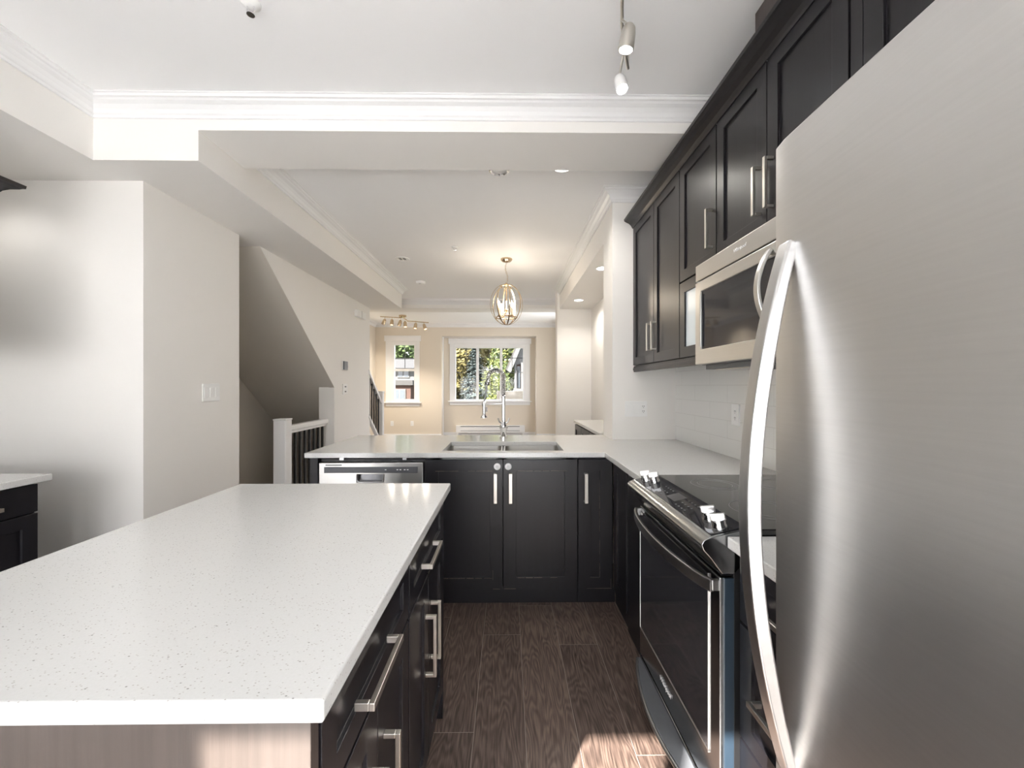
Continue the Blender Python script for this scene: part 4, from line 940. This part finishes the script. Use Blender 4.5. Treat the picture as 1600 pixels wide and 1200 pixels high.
TL = ['dense green tree above the roof seen through the narrow window', 'tall dense green tree behind the grey roof outside the narrow window', 'yellow green tree between the two windows outside', 'slender golden birch outside the large window, front one', 'slender golden birch outside the large window, rear one',
      'pale trunked lime green tree behind the birches', 'lime green tree behind the blue spruce', 'lime green tree seen above the faucet', 'green tree beside the white gable outside', 'dense green tree at the far end outside the narrow window', 'lime green tree behind the gabled house']
for i, (a, l) in enumerate(zip(TR, TL)): tree('tree', *a, l, 20 + i)
# spruce
def spruce(x, y, h, r, seed):
    rnd = random.Random(seed); z0 = -.6
    t = thing('spruce_tree', (x, y, z0), 'blue green spruce with layered boughs outside the large window', 'tree')
    MB().tube([(x, y, z0 - .05), (x, y, z0 + h)], [.09, .01], 8).build('trunk', 'bark', t, bevel=0, smooth=True)
    cm = MB()
    for i in range(34):
        f = i / 34; zz = z0 + .3 + (h - .3) * f; rr = r * (1 - f) + .06
        for k in range(9):
            a = rnd.uniform(0, 6.28); tip = Vector((x + math.cos(a) * rr, y + math.sin(a) * rr, zz - .12 * rr)); root = Vector((x, y, zz + .1))
            for j in range(14):
                p = root.lerp(tip, rnd.uniform(.25, 1)) + Vector((rnd.gauss(0, .05), rnd.gauss(0, .05), rnd.gauss(0, .03)))
                d = Vector((math.cos(a) + rnd.gauss(0, .4), math.sin(a) + rnd.gauss(0, .4), -.2)).normalized(); s = Vector((0, 0, 1)).cross(d) * .05
                cm.add([p - s, p + d * .14, p + s, p - d * .04 + Vector((0, 0, .03))], [(0, 1, 2, 3)])
    cm.build('boughs', 'needle_blue', t, bevel=0)
spruce(-1.55, 19.5, 4.0, 1.0, 5)
def bush(x, y, rx, rz, leaf, label, seed):
    rnd = random.Random(seed); t = thing('shrub', (x, y, -.6), label, 'shrub', 'shrubs outside the windows'); cm = MB()
    for i in range(10): leaf_cloud(cm, (x + rnd.uniform(-.6, .6) * rx, y + rnd.uniform(-.4, .4) * rx, -.6 + rz * rnd.uniform(.3, .9)), (rx * .6, rx * .6, rz * .4), 110, .07, rnd)
    cm.build('foliage', leaf, t, bevel=0); MB().tube([(x, y, -.62), (x, y, -.6 + rz * .7)], .03, 6).build('stem', 'bark', t, bevel=0)
bush(-2.55, 17.6, .35, 1.9, 'leaf_gold', 'golden shrub at the foot of the birches', 1)
bush(-1.35, 25.2, .7, 2.3, 'leaf_lime', 'lime shrub beside the blue spruce', 2)
bush(-.95, 23.0, .58, 3.0, 'leaf_lime', 'bright green shrub behind the spring faucet', 3)
bush(-.62, 28.0, .75, 3.6, 'leaf_green', 'green shrub beside the brick house', 4)
bush(-.72, 18.3, .24, 1.2, 'leaf_lime', 'low yellow green shrub beside the stone wall', 6)
B(-.45, 4.5, 16.8, 17.4, -.6, 1.10).build('stone_wall', 'stone_wall', bevel=.02, label='low stone garden wall outside the large window', cat='garden wall')
# gabled house at the right of the large window
hs = thing('gabled_house', (3.0, 24, -.6), 'white gabled house with brick piers outside the large window', 'house')
MB().box(.50, 4.5, 22.6, 27, -.6, 2.55).build('wall', 'house_brick', hs, bevel=0)
for x0, x1 in ((.38, .50), (.74, .86)): B(x0, x1, 22.3, 22.6, -.6, 2.55).build('porch_post', 'house_white', hs, bevel=0)
MB().box(.34, 3.0, 22.2, 22.6, 1.04, 1.17).box(.74, 3.0, 22.35, 22.6, 2.25, 2.6).build('porch_frame', 'house_white', hs, bevel=0)
MB().prism([(.3, 2.5), (1.1, 4.5), (4.5, 4.5), (4.5, 2.5)], 'y', 22.5, 27).build('gable', 'house_white', hs, bevel=0)
MB().prism([(-.02, 2.15), (.17, 2.02), (1.1, 4.37), (1.1, 4.85)], 'y', 22.0, 22.3).build('bargeboard', 'house_white', hs, bevel=0)
MB().prism([(-.10, 2.2), (-.02, 2.15), (1.1, 4.86), (1.1, 5.1)], 'y', 22.0, 27).build('roof', 'roof_grey', hs, bevel=0)
B(.53, .70, 22.5, 22.62, 1.2, 2.4).build('window', 'house_glass', hs, bevel=0)
# grey roofed house in the narrow window
gh = thing('townhouse', (-5.5, 22, -.6), 'grey roofed townhouse with brick bay seen through the narrow window', 'house')
MB().box(-8.2, -4.4, 22, 27, -.6, 2.35).build('wall', 'house_white', gh, bevel=0)
MB().prism([(21.5, 2.25), (27.5, 2.25), (24.8, 2.95), (24.2, 2.95)], 'x', -8.5, -4.2).build('roof', 'roof_grey', gh, bevel=0)
MB().box(-6.2, -5.05, 21.2, 22, -.6, 1.35).build('bay', 'house_brick', gh, bevel=0)
MB().box(-6.35, -4.9, 21.0, 22, 1.35, 1.6).build('bay_roof', 'roof_grey', gh, bevel=0)
for x0, x1, z0, z1, y in ((-5.95, -5.3, .45, 1.15, 21.18), (-5.95, -5.3, 1.75, 2.15, 21.98)):
    f = MB().box(x0, x1, y - .03, y + .03, z0, z1).build('window', 'house_white', gh, bevel=0)
    MB().box(x0 + .05, (x0 + x1) / 2 - .03, y - .04, y - .02, z0 + .05, z1 - .05).box((x0 + x1) / 2 + .03, x1 - .05, y - .04, y - .02, z0 + .05, z1 - .05).build('pane', 'house_glass', f, bevel=0)
